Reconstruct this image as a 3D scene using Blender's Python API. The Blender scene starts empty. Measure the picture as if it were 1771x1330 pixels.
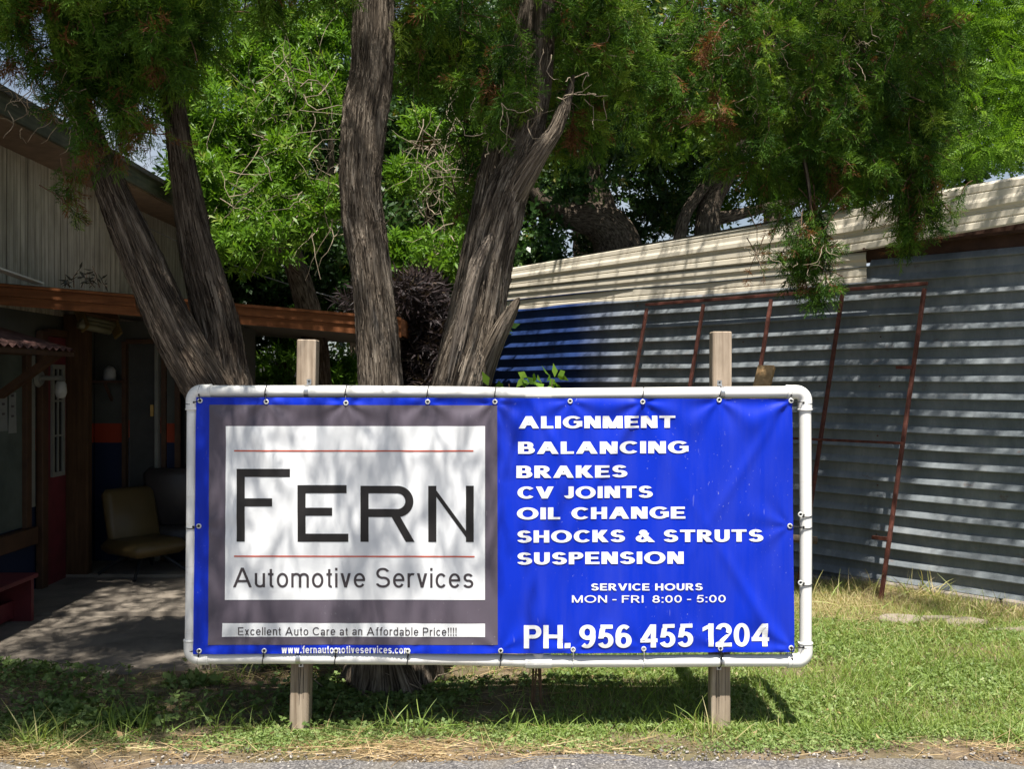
import bpy, math, random
import numpy as np
from mathutils import Vector
R = math.radians
rng = np.random.default_rng(7)
random.seed(7)
SC = bpy.context.scene
COL = SC.collection

# ------------------------------------------------------------------ camera, sky, sun
EYE = 1.64
FPX = 1701.0                                   # focal length in photo pixels
CXP, CYP = 885.5, 665.0
cd = bpy.data.cameras.new('camera')
cd.sensor_width = 36.0
cd.lens = 36.0 * FPX / 1771.0
cd.clip_start = 0.05
cd.clip_end = 2000
cam = bpy.data.objects.new('camera', cd)
COL.objects.link(cam)
cam.location = (0, 0, EYE)
cam.rotation_euler = (R(90), 0, 0)
SC.camera = cam

SUN = np.array([0.03, -0.44, 1.0])
SUN = SUN / np.linalg.norm(SUN)
ELEV = math.asin(SUN[2])
AZ = math.atan2(SUN[0], SUN[1])
world = bpy.data.worlds.new('World')
SC.world = world
world.use_nodes = True
wn = world.node_tree
sky = wn.nodes.new('ShaderNodeTexSky')
sky.sky_type = 'NISHITA'
sky.sun_disc = False
sky.sun_elevation = ELEV
sky.sun_rotation = AZ
sky.air_density = 1.0
sky.dust_density = 1.2
tcw = wn.nodes.new('ShaderNodeTexCoord')
cn = wn.nodes.new('ShaderNodeTexNoise'); cn.inputs['Scale'].default_value = 4.5; cn.inputs['Detail'].default_value = 7
wn.links.new(tcw.outputs['Generated'], cn.inputs['Vector'])
sx = wn.nodes.new('ShaderNodeSeparateXYZ'); wn.links.new(tcw.outputs['Generated'], sx.inputs[0])
mr = wn.nodes.new('ShaderNodeMapRange'); wn.links.new(sx.outputs['Y'], mr.inputs[0]); mr.inputs[1].default_value = .35; mr.inputs[2].default_value = .8
cr = wn.nodes.new('ShaderNodeMapRange'); wn.links.new(cn.outputs['Fac'], cr.inputs[0]); cr.inputs[1].default_value = .42; cr.inputs[2].default_value = .66; cr.inputs[3].default_value = .22
mu = wn.nodes.new('ShaderNodeMath'); mu.operation = 'MULTIPLY'; wn.links.new(mr.outputs[0], mu.inputs[0]); wn.links.new(cr.outputs[0], mu.inputs[1])
mxw = wn.nodes.new('ShaderNodeMix'); mxw.data_type = 'RGBA'
wn.links.new(mu.outputs[0], mxw.inputs[0]); wn.links.new(sky.outputs[0], mxw.inputs[6]); mxw.inputs[7].default_value = (7.0, 7.6, 8.4, 1)
wn.links.new(mxw.outputs[2], wn.nodes['Background'].inputs[0])
wn.nodes['Background'].inputs[1].default_value = 0.052
sl = bpy.data.lights.new('sun', 'SUN')
sl.energy = 5.0
sl.angle = R(0.53)
sl.color = (1.0, 0.955, 0.88)
so = bpy.data.objects.new('sun', sl)
COL.objects.link(so)
so.rotation_euler = Vector(SUN).to_track_quat('Z', 'Y').to_euler()
SC.view_settings.view_transform = 'Standard'
SC.view_settings.look = 'None'
SC.view_settings.exposure = 0.9
SC.view_settings.gamma = 1.0
SC.cycles.max_bounces = 6
SC.cycles.diffuse_bounces = 3
SC.cycles.transmission_bounces = 4
SC.cycles.sample_clamp_indirect = 4.0


def P(px, py, d):
    """world point seen at photo pixel (px, py) at distance d in front of the camera"""
    return np.array([(px - CXP) / FPX * d, d, EYE - (py - CYP) / FPX * d])


def proj(p):
    p = np.asarray(p, float)
    return CXP + p[..., 0] / p[..., 1] * FPX, CYP - (p[..., 2] - EYE) / p[..., 1] * FPX


# ------------------------------------------------------------------ object helpers
def link(o, parent=None):
    COL.objects.link(o)
    if parent is not None:
        o.parent = parent
        o.matrix_parent_inverse = parent.matrix_world.inverted()
    return o


def thing(name, label, cat, loc=(0, 0, 0), group=None):
    o = bpy.data.objects.new(name, None)
    o.empty_display_size = 0.1
    o.location = tuple(float(v) for v in loc)
    COL.objects.link(o)
    bpy.context.view_layer.update()
    o['label'] = label
    o['category'] = cat
    if group:
        o['group'] = group
    return o


def tag(o, label=None, cat=None, group=None, kind=None):
    if label: o['label'] = label
    if cat: o['category'] = cat
    if group: o['group'] = group
    if kind: o['kind'] = kind
    return o


class MB:
    """collects faces, built as one mesh object in world coordinates"""
    def __init__(s):
        s.v, s.f, s.uv, s.m = [], [], [], []

    def face(s, idx, uv=None, m=0):
        s.f.append(tuple(idx)); s.uv.append(uv); s.m.append(m)

    def add(s, pts):
        n = len(s.v)
        s.v.extend([tuple(float(c) for c in p) for p in pts])
        return n

    def box(s, a, b, m=0, bev=0.0):
        (x0, y0, z0), (x1, y1, z1) = a, b
        x0, x1 = min(x0, x1), max(x0, x1); y0, y1 = min(y0, y1), max(y0, y1); z0, z1 = min(z0, z1), max(z0, z1)
        s.obox(((x0 + x1) / 2, (y0 + y1) / 2, (z0 + z1) / 2), (1, 0, 0), (0, 1, 0), (x1 - x0) / 2, (y1 - y0) / 2, (z1 - z0) / 2, m, bev)

    def obox(s, c, ux, uy, hx, hy, hz, m=0, bev=0.0):
        c = np.array(c, float); ux = np.array(ux, float); uy = np.array(uy, float)
        ux /= np.linalg.norm(ux); uy = uy - ux * ux.dot(uy); uy /= np.linalg.norm(uy)
        uz = np.cross(ux, uy)
        if bev <= 0:
            pts = [c + ux * hx * i + uy * hy * j + uz * hz * k for k in (-1, 1) for (i, j) in ((-1, -1), (1, -1), (1, 1), (-1, 1))]
            n = s.add(pts)
            for q in ((3, 2, 1, 0), (4, 5, 6, 7), (0, 1, 5, 4), (1, 2, 6, 5), (2, 3, 7, 6), (3, 0, 4, 7)):
                s.face([n + i for i in q], None, m)
        else:
            b = min(bev, hx * .9, hy * .9, hz * .9)
            ring = lambda ex, ey: [(-hx + b - ex, -hy - ey + b), (hx - b + ex, -hy + b - ey), (hx - b + ex, hy - b + ey), (-hx + b - ex, hy - b + ey)]
            # rounded box from 8-gon rings
            def oct(e):
                X, Y = hx - b + e, hy - b + e
                k = b if e > 0.5 * b else 0.4 * b
                return [(-X + k, -Y), (X - k, -Y), (X, -Y + k), (X, Y - k), (X - k, Y), (-X + k, Y), (-X, Y - k), (-X, -Y + k)]
            lv = [(-hz, 0.0), (-hz + b, b), (hz - b, b), (hz, 0.0)]
            n = len(s.v)
            for z, e in lv:
                s.add([c + ux * x + uy * y + uz * z for x, y in oct(e)])
            s.face([n + i for i in range(7, -1, -1)], None, m)
            s.face([n + 24 + i for i in range(8)], None, m)
            for k in range(3):
                for i in range(8):
                    j = (i + 1) % 8
                    s.face([n + k * 8 + i, n + k * 8 + j, n + k * 8 + 8 + j, n + k * 8 + 8 + i], None, m)

    def bar(s, a, b, w, h, up=(0, 0, 1), m=0, bev=0.0):
        a = np.array(a, float); b = np.array(b, float)
        d = b - a; L = np.linalg.norm(d); d /= L
        up = np.array(up, float)
        side = np.cross(d, up)
        if np.linalg.norm(side) < 1e-4: side = np.cross(d, (1, 0, 0))
        s.obox((a + b) / 2, d, side, L / 2, w / 2, h / 2, m, bev)

    def tube(s, path, rad, seg=8, caps=True, m=0, closed=False):
        path = [np.array(p, float) for p in path]
        n = len(path)
        if np.isscalar(rad): rad = [rad] * n
        T = []
        for i in range(n):
            if closed: t = path[(i + 1) % n] - path[i - 1]
            else: t = path[min(i + 1, n - 1)] - path[max(i - 1, 0)]
            T.append(t / (np.linalg.norm(t) + 1e-12))
        u = np.cross(T[0], (0, 0, 1))
        if np.linalg.norm(u) < 1e-3: u = np.cross(T[0], (1, 0, 0))
        u /= np.linalg.norm(u)
        base = len(s.v)
        ac = 0.0
        acs = []
        for i in range(n):
            u = u - T[i] * u.dot(T[i]); u /= np.linalg.norm(u)
            w = np.cross(T[i], u)
            if i: ac += np.linalg.norm(path[i] - path[i - 1])
            acs.append(ac)
            s.add([path[i] + rad[i] * (math.cos(2 * math.pi * k / seg) * u + math.sin(2 * math.pi * k / seg) * w) for k in range(seg)])
        rings = n if closed else n - 1
        for i in range(rings):
            i2 = (i + 1) % n
            for k in range(seg):
                k2 = (k + 1) % seg
                s.face([base + i * seg + k, base + i * seg + k2, base + i2 * seg + k2, base + i2 * seg + k], None, m)
        if caps and not closed:
            s.face([base + k for k in range(seg - 1, -1, -1)], None, m)
            s.face([base + (n - 1) * seg + k for k in range(seg)], None, m)

    def grid(s, fn, nu, nv, m=0):
        b = len(s.v)
        for j in range(nv + 1):
            s.add([fn(i / nu, j / nv) for i in range(nu + 1)])
        for j in range(nv):
            for i in range(nu):
                a = b + j * (nu + 1) + i
                s.face([a, a + 1, a + nu + 2, a + nu + 1], None, m)

    def build(s, name, mats, parent=None, smooth=False):
        me = bpy.data.meshes.new(name)
        me.from_pydata(s.v, [], s.f)
        if not isinstance(mats, (list, tuple)): mats = [mats]
        for mt in mats: me.materials.append(mt)
        if len(mats) > 1: me.polygons.foreach_set('material_index', s.m)
        if smooth: me.polygons.foreach_set('use_smooth', [True] * len(me.polygons))
        me.update()
        o = bpy.data.objects.new(name, me)
        return link(o, parent)


def np_mesh(name, V, Q, mat, parent=None, tint=None, smooth=False, uv=None):
    """fast quad mesh: V (n,3), Q (m,4), tint (m,) stored as a face attribute"""
    me = bpy.data.meshes.new(name)
    V = np.ascontiguousarray(V, np.float32); Q = np.ascontiguousarray(Q, np.int32)
    me.vertices.add(len(V)); me.vertices.foreach_set('co', V.ravel())
    me.loops.add(Q.size); me.loops.foreach_set('vertex_index', Q.ravel())
    me.polygons.add(len(Q))
    me.polygons.foreach_set('loop_start', np.arange(0, Q.size, 4, dtype=np.int32))
    me.polygons.foreach_set('loop_total', np.full(len(Q), 4, np.int32))
    if smooth: me.polygons.foreach_set('use_smooth', np.ones(len(Q), bool))
    me.update(calc_edges=True)
    if tint is not None:
        at = me.attributes.new('tint', 'FLOAT', 'FACE')
        at.data.foreach_set('value', np.ascontiguousarray(tint, np.float32))
    if uv is not None:
        ul = me.uv_layers.new(name='UVMap')
        ul.data.foreach_set('uv', np.ascontiguousarray(uv, np.float32).ravel())
    me.materials.append(mat)
    o = bpy.data.objects.new(name, me)
    return link(o, parent)


# ------------------------------------------------------------------ materials
class N:
    def __init__(s, name):
        s.mat = bpy.data.materials.new(name)
        s.mat.use_nodes = True
        s.t = s.mat.node_tree
        s.b = s.t.nodes['Principled BSDF']
        s.out = s.t.nodes['Material Output']

    def n(s, typ, **kw):
        nd = s.t.nodes.new(typ)
        for k, v in kw.items():
            if k.startswith('i_'):
                nd.inputs[k[2:].replace('_', ' ')].default_value = v
            else:
                setattr(nd, k, v)
        return nd

    def l(s, a, b):
        s.t.links.new(a, b)

    def coord(s, which='Object', scale=(1, 1, 1)):
        tc = s.n('ShaderNodeTexCoord')
        mp = s.n('ShaderNodeMapping')
        mp.inputs['Scale'].default_value = scale
        s.l(tc.outputs[which], mp.inputs[0])
        return mp.outputs[0]

    def noise(s, vec, scale, detail=4, rough=0.6):
        nz = s.n('ShaderNodeTexNoise')
        nz.inputs['Scale'].default_value = scale
        nz.inputs['Detail'].default_value = detail
        nz.inputs['Roughness'].default_value = rough
        s.l(vec, nz.inputs['Vector'])
        return nz.outputs['Fac']

    def ramp(s, fac, stops):
        r = s.n('ShaderNodeValToRGB')
        el = r.color_ramp.elements
        el[0].position, el[0].color = stops[0][0], (*stops[0][1], 1)
        el[1].position, el[1].color = stops[-1][0], (*stops[-1][1], 1)
        for p, c in stops[1:-1]:
            e = el.new(p); e.color = (*c, 1)
        s.l(fac, r.inputs[0])
        return r.outputs[0]

    def mix(s, fac, a, b, mode='MIX'):
        m = s.n('ShaderNodeMix', data_type='RGBA', blend_type=mode)
        if isinstance(fac, (int, float)): m.inputs[0].default_value = fac
        else: s.l(fac, m.inputs[0])
        for k, v in ((6, a), (7, b)):
            if isinstance(v, tuple): m.inputs[k].default_value = (*v, 1)
            else: s.l(v, m.inputs[k])
        return m.outputs[2]

    def bump(s, h, strength=0.4, dist=0.01):
        b = s.n('ShaderNodeBump')
        b.inputs['Strength'].default_value = strength
        b.inputs['Distance'].default_value = dist
        s.l(h, b.inputs['Height'])
        s.l(b.outputs[0], s.b.inputs['Normal'])

    def base(s, c):
        if isinstance(c, tuple): s.b.inputs['Base Color'].default_value = (*c, 1)
        else: s.l(c, s.b.inputs['Base Color'])

    def set(s, rough=0.6, metal=0.0, spec=0.5):
        s.b.inputs['Roughness'].default_value = rough
        s.b.inputs['Metallic'].default_value = metal
        s.b.inputs['Specular IOR Level'].default_value = spec


def mixc(c, k):
    return tuple(max(0.0, x * k) for x in c)


def plain(name, c, rough=0.6, var=0.2, scale=8, bump=0.0, metal=0.0, spec=0.4, stretch=(1, 1, 1)):
    m = N(name)
    v = m.coord('Object', stretch)
    f = m.noise(v, scale, 5)
    m.base(m.ramp(f, [(0.3, mixc(c, 1 - var)), (0.7, mixc(c, 1 + var))]))
    m.set(rough, metal, spec)
    if bump: m.bump(m.noise(v, scale * 4, 4), bump, 0.01)
    return m.mat


def foliage(name, stops, trans=0.3, rough=0.45, spec=0.4):
    m = N(name)
    at = m.n('ShaderNodeAttribute', attribute_name='tint')
    col = m.ramp(at.outputs['Fac'], stops)
    m.base(col)
    m.set(rough, 0, spec)
    tr = m.n('ShaderNodeBsdfTranslucent')
    m.l(m.mix(1.0, col, (1.25, 1.3, 0.55), 'MULTIPLY'), tr.inputs['Color'])
    mx = m.n('ShaderNodeMixShader')
    mx.inputs[0].default_value = trans
    m.l(m.b.outputs[0], mx.inputs[1]); m.l(tr.outputs[0], mx.inputs[2])
    m.l(mx.outputs[0], m.out.inputs['Surface'])
    return m.mat


def bark(name, lo, mid, hi, vs=1.0):
    m = N(name)
    uv = m.coord('UV', (130, 3.4 * vs, 1))
    uv2 = m.coord('UV', (34, 2.2 * vs, 1))
    wv = m.n('ShaderNodeTexNoise'); wv.inputs['Scale'].default_value = 1.0; wv.inputs['Detail'].default_value = 2
    m.l(m.coord('UV', (5, 7, 1)), wv.inputs['Vector'])
    wa = m.n('ShaderNodeVectorMath', operation='MULTIPLY_ADD'); m.l(wv.outputs['Color'], wa.inputs[0]); wa.inputs[1].default_value = (4.5, .4, 0); m.l(uv, wa.inputs[2])
    uv = wa.outputs[0]
    f = m.noise(uv, 1.0, 6, 0.65)
    g = m.noise(uv2, 1.0, 4, 0.6)
    a = m.n('ShaderNodeMath', operation='ADD'); m.l(f, a.inputs[0]); m.l(g, a.inputs[1])
    h = m.n('ShaderNodeMath', operation='MULTIPLY'); m.l(a.outputs[0], h.inputs[0]); h.inputs[1].default_value = 0.5
    m.base(m.ramp(h.outputs[0], [(0.42, lo), (0.50, mid), (0.59, hi)]))
    m.set(0.9, 0, 0.15)
    m.bump(h.outputs[0], 1.0, 0.06)
    return m.mat


def wood(name, lo, hi, scale=(40, 40, 2.0), bump=0.35, dirt=None):
    m = N(name)
    v = m.coord('Object', scale)
    f = m.noise(v, 1.0, 5, 0.6)
    c = m.ramp(f, [(0.32, lo), (0.52, mixc(tuple((a + b) / 2 for a, b in zip(lo, hi)), 1)), (0.7, hi)])
    f2 = m.noise(m.coord('Object', (9, 9, 5)), 1.0, 3)
    c = m.mix(m.ramp(f2, [(0.4, (0, 0, 0)), (0.75, (0.5, 0.5, 0.5))]), c, mixc(lo, 0.75))
    m.base(c)
    m.set(0.8, 0, 0.25)
    m.bump(f, bump, 0.01)
    return m.mat


M = {}
M['juniper'] = foliage('juniper_leaf', [(0.0, (0.022, 0.056, 0.010)), (0.35, (0.064, 0.145, 0.016)), (0.7, (0.14, 0.25, 0.026)), (0.86, (0.24, 0.33, 0.045)), (0.89, (0.15, 0.06, 0.022)), (1.0, (0.24, 0.11, 0.05))], 0.36, 0.6, 0.25)
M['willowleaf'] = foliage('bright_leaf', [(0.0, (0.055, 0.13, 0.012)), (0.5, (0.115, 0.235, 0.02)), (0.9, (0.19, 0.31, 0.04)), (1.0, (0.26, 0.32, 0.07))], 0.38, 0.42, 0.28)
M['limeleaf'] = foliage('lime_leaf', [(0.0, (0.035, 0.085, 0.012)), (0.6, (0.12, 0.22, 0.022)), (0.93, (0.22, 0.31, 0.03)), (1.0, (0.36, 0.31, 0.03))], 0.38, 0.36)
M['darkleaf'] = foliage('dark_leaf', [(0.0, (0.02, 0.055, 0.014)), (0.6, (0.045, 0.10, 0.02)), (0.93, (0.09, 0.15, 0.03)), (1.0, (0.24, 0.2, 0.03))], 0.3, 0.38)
M['yellowleaf'] = foliage('yellow_green_leaf', [(0.0, (0.075, 0.16, 0.012)), (0.6, (0.14, 0.26, 0.02)), (1.0, (0.22, 0.34, 0.04))], 0.4, 0.5, 0.2)
M['purpleleaf'] = foliage('purple_leaf', [(0.0, (0.012, 0.008, 0.009)), (0.6, (0.030, 0.019, 0.020)), (0.9, (0.065, 0.042, 0.036)), (1.0, (0.16, 0.12, 0.085))], 0.12, 0.6)
M['grass'] = foliage('grass_blade', [(0.0, (0.09, 0.155, 0.025)), (0.45, (0.215, 0.315, 0.06)), (0.75, (0.32, 0.40, 0.10)), (0.85, (0.45, 0.42, 0.17)), (1.0, (0.56, 0.46, 0.26))], 0.3, 0.5)
M['clover'] = foliage('clover_leaf', [(0.0, (0.085, 0.15, 0.035)), (0.6, (0.215, 0.295, 0.085)), (0.9, (0.31, 0.375, 0.14)), (1.0, (0.43, 0.36, 0.2))], 0.25, 0.55)
M['straw'] = foliage('dry_straw', [(0.0, (0.22, 0.14, 0.06)), (0.5, (0.42, 0.30, 0.15)), (1.0, (0.6, 0.46, 0.26))], 0.12, 0.7)
M['twig'] = plain('pale_twig', (0.30, 0.24, 0.17), 0.85, 0.35, 20)
M['browntwig'] = plain('brown_twig', (0.13, 0.075, 0.045), 0.9, 0.4, 20)
M['bark'] = bark('juniper_bark', (0.036, 0.027, 0.020), (0.19, 0.15, 0.112), (0.43, 0.36, 0.285))
M['barkb'] = bark('brown_juniper_bark', (0.032, 0.022, 0.016), (0.15, 0.113, 0.082), (0.36, 0.285, 0.215))
M['oakbark'] = bark('oak_bark', (0.04, 0.03, 0.022), (0.13, 0.10, 0.075), (0.26, 0.21, 0.16), 3)
M['palewood'] = wood('bare_wood', (0.3, 0.25, 0.2), (0.5, 0.43, 0.35))
M['post'] = wood('weathered_post', (0.20, 0.148, 0.102), (0.53, 0.43, 0.33), (38, 38, 1.6))
M['pvc'] = None


def mk_pvc():
    m = N('white_pipe')
    v = m.coord('Object', (1, 1, 1))
    f = m.noise(v, 3.0, 6, 0.7)
    f2 = m.noise(m.coord('Object', (2, 2, 14)), 1.5, 5, 0.7)
    c = m.ramp(f, [(0.35, (0.80, 0.78, 0.73)), (0.6, (0.84, 0.83, 0.80))])
    c = m.mix(m.ramp(f2, [(0.58, (0, 0, 0)), (0.8, (0.5, 0.5, 0.5))]), c, (0.55, 0.46, 0.36))
    m.base(c); m.set(0.38, 0, 0.4)
    return m.mat


M['pvc'] = mk_pvc()


def vinyl(name, c, rough=0.46, spec=0.35, specks=0.5):
    m = N(name)
    v = m.coord('Object', (1, 1, 1))
    f = m.noise(v, 2.5, 4)
    col = m.ramp(f, [(0.3, mixc(c, 0.92)), (0.7, mixc(c, 1.06))])
    n2 = m.noise(m.coord('Object', (1, 1, 0.7)), 90, 2, 0.5)
    sp = m.ramp(n2, [(0.69, (0, 0, 0)), (0.75, (specks, specks, specks))])
    n4 = m.noise(m.coord('Object', (1, 1, 1)), 2.2, 2, 0.5)
    msk = m.ramp(n4, [(0.48, (0, 0, 0)), (0.62, (1, 1, 1))])
    sp = m.mix(1.0, sp, msk, 'MULTIPLY')
    col = m.mix(sp, col, tuple(0.55 * x + 0.3 for x in c))
    m.base(col)
    m.set(rough, 0, spec)
    sc_ = m.ramp(m.noise(m.coord('Object', (9, 1, 1.6)), 5.0, 2, .4), [(0.735, (0, 0, 0)), (0.76, (specks * .5,) * 3)])
    col2 = m.mix(sc_, col, tuple(0.6 * x + 0.25 for x in c))
    du = m.ramp(m.noise(m.coord('Object', (7, 1, .8)), 1.6, 5, .65), [(0.42, (0, 0, 0)), (0.72, (.05, .05, .05))])
    col3 = m.mix(du, col2, (0.28, 0.29, 0.33))
    m.base(col3)
    # woven backing shows as a fine grid
    w1 = m.n('ShaderNodeTexWave', wave_type='BANDS', bands_direction='Z'); w1.inputs['Scale'].default_value = 60
    m.l(v, w1.inputs['Vector'])
    m.bump(w1.outputs['Fac'], 0.04, 0.002)
    return m.mat


M['blue'] = vinyl('blue_vinyl', (0.001, 0.026, 0.50), 0.5, 0.22)
M['greyv'] = vinyl('plum_grey_vinyl', (0.108, 0.089, 0.114))
M['whitev'] = vinyl('white_vinyl', (0.80, 0.81, 0.82), 0.4, 0.4, 0.0)
M['redv'] = plain('red_print', (0.55, 0.10, 0.055), 0.45, 0.1)
M['blackv'] = plain('black_print', (0.018, 0.016, 0.016), 0.4, 0.15)
M['darkv'] = plain('charcoal_print', (0.055, 0.045, 0.05), 0.4, 0.15)
M['whitep'] = plain('white_print', (0.83, 0.83, 0.83), 0.4, 0.02)
M['steel'] = plain('galvanised_strap', (0.55, 0.56, 0.57), 0.35, 0.15, 20, 0, 0.9)
M['brass'] = plain('worn_brass', (0.55, 0.36, 0.12), 0.4, 0.2, 20, 0, 0.8)
M['hole'] = plain('dark_hole', (0.01, 0.01, 0.01), 0.9, 0.1)
M['tieblack'] = plain('black_nylon', (0.015, 0.015, 0.016), 0.5, 0.1)
M['tiewhite'] = plain('white_nylon', (0.7, 0.7, 0.68), 0.5, 0.1)
M['grommet'] = plain('grommet_ring', (0.72, 0.72, 0.68), 0.35, 0.1, 10, 0, 0.3)


# ------------------------------------------------------------------ ground
def gh(x, y):
    """height of the soil"""
    x = np.asarray(x, float); y = np.asarray(y, float)
    h = 0.012 * np.sin(1.9 * x + 0.7) * np.cos(2.3 * y) + 0.008 * np.sin(5.1 * x - 3.3 * y)
    h = h * np.clip((y - 4.25) / 0.4, 0, 1) * np.clip((14 - y) / 3, 0, 1)
    return h - 0.035 * np.exp(-((y - 4.80) / .26) ** 2)


def mk_soil():
    m = N('soil')
    v = m.coord('Object', (1, 1, 1))
    f = m.noise(v, 6, 8, 0.7)
    c = m.ramp(f, [(0.3, (0.09, 0.064, 0.042)), (0.5, (0.19, 0.142, 0.096)), (0.72, (0.32, 0.25, 0.175))])
    f2 = m.noise(v, 1.3, 3, 0.6)
    c = m.mix(m.ramp(f2, [(0.45, (0, 0, 0)), (0.65, (0.45, 0.45, 0.45))]), c, (0.10, 0.12, 0.04))
    m.base(c); m.set(0.95, 0, 0.1)
    m.bump(m.noise(v, 40, 6, 0.7), 0.8, 0.02)
    return m.mat


def mk_asphalt():
    m = N('asphalt')
    v = m.coord('Object', (1, 1, 1))
    vo = m.n('ShaderNodeTexVoronoi'); vo.inputs['Scale'].default_value = 130
    m.l(v, vo.inputs['Vector'])
    bw = m.n('ShaderNodeRGBToBW'); m.l(vo.outputs['Color'], bw.inputs[0])
    c = m.ramp(bw.outputs[0], [(0.2, (0.065, 0.062, 0.062)), (0.6, (0.135, 0.128, 0.124)), (0.9, (0.27, 0.255, 0.24))])
    f = m.noise(v, 2.5, 5)
    c = m.mix(m.ramp(f, [(0.45, (0, 0, 0)), (0.7, (0.5, 0.5, 0.5))]), c, (0.23, 0.20, 0.15))
    m.base(c); m.set(0.9, 0, 0.2)
    m.bump(bw.outputs[0], 0.6, 0.006)
    return m.mat


def mk_concrete(name, c, sc=3):
    m = N(name)
    v = m.coord('Object', (1, 1, 1))
    f = m.noise(v, sc, 8, 0.7)
    col = m.ramp(f, [(0.3, mixc(c, 0.6)), (0.5, c), (0.72, mixc(c, 1.3))])
    m.base(col); m.set(0.9, 0, 0.2)
    m.bump(m.noise(v, 35, 6, 0.7), 0.5, 0.01)
    return m.mat


M['soil'] = mk_soil()
M['asphalt'] = mk_asphalt()
M['concrete'] = mk_concrete('porch_concrete', (0.21, 0.18, 0.145))
M['block'] = mk_concrete('foundation_concrete', (0.27, 0.235, 0.205), 5)
M['stone'] = mk_concrete('stepping_stone', (0.25, 0.21, 0.17), 6)

# soil: a fine patch near the sign inside one sheet that reaches the horizon
xs = np.concatenate([[-400, -120, -40, -14], np.linspace(-7, 7, 141), [14, 40, 120, 400]])
ys = np.concatenate([[-60, -10, 1, 3.2], np.linspace(4.0, 13.0, 121), [16, 24, 50, 150, 500]])
XX, YY = np.meshgrid(xs, ys)
ZZ = gh(XX, YY) - 0.004 * (YY < 4.2)
V = np.stack([XX, YY, ZZ], -1).reshape(-1, 3)
nx, ny = len(xs), len(ys)
ii, jj = np.meshgrid(np.arange(nx - 1), np.arange(ny - 1))
a = (jj * nx + ii).ravel()
Q = np.stack([a, a + 1, a + nx + 1, a + nx], -1)
tag(np_mesh('ground', V, Q, M['soil'], smooth=True), kind='structure')

b = MB()
ed = []
for i in range(281):
    x = -14 + i * 0.1
    e = 4.265 + 0.04 * math.sin(1.3 * x + 1) + 0.03 * math.sin(4.7 * x) + 0.018 * math.sin(13 * x + 2 * math.sin(3 * x)) + 0.02 * random.uniform(-1, 1) - 0.03 * (x < -1.5)
    ed.append((x, e))
n0 = b.add([(x, -60, 0.006) for x, e in ed]); n1 = b.add([(x, e - 0.03, 0.018) for x, e in ed]); n2 = b.add([(x, e, 0.001) for x, e in ed])
for i in range(280):
    b.face([n0 + i, n0 + i + 1, n1 + i + 1, n1 + i]); b.face([n1 + i, n1 + i + 1, n2 + i + 1, n2 + i])
tag(b.build('road', M['asphalt']), kind='structure')

# porch slab with a joint and a lower apron
def slab_edge(x):
    return 5.62 + 0.10 * math.sin(1.7 * x + 2) + 0.05 * math.sin(6 * x) + 0.16 * max(0, x + 2.3)
b = MB()
def slab(x0, x1, yf0, y1, z, nxs=60):
    top = []
    for i in range(nxs + 1):
        x = x0 + (x1 - x0) * i / nxs
        top.append((x, yf0(x), z))
    k0 = b.add(top); k1 = b.add([(x, y1, z + 0.006) for x, _, _ in top]); k2 = b.add([(x, y - 0.01, -0.05) for x, y, _ in top])
    for i in range(nxs):
        b.face([k0 + i, k0 + i + 1, k1 + i + 1, k1 + i]); b.face([k2 + i, k2 + i + 1, k0 + i + 1, k0 + i])
slab(-5.5, -1.45, slab_edge, 6.84, 0.022)
slab(-5.5, -1.45, lambda x: 6.86 + 0.012 * math.sin(7 * x) + 0.03 * math.sin(2 * x), 8.08, 0.045)
slab(-5.5, -0.9, lambda x: 8.10 + 0.01 * math.sin(9 * x), 12.0, 0.075)
tag(b.build('concrete_path', M['concrete']), kind='structure')


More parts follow.
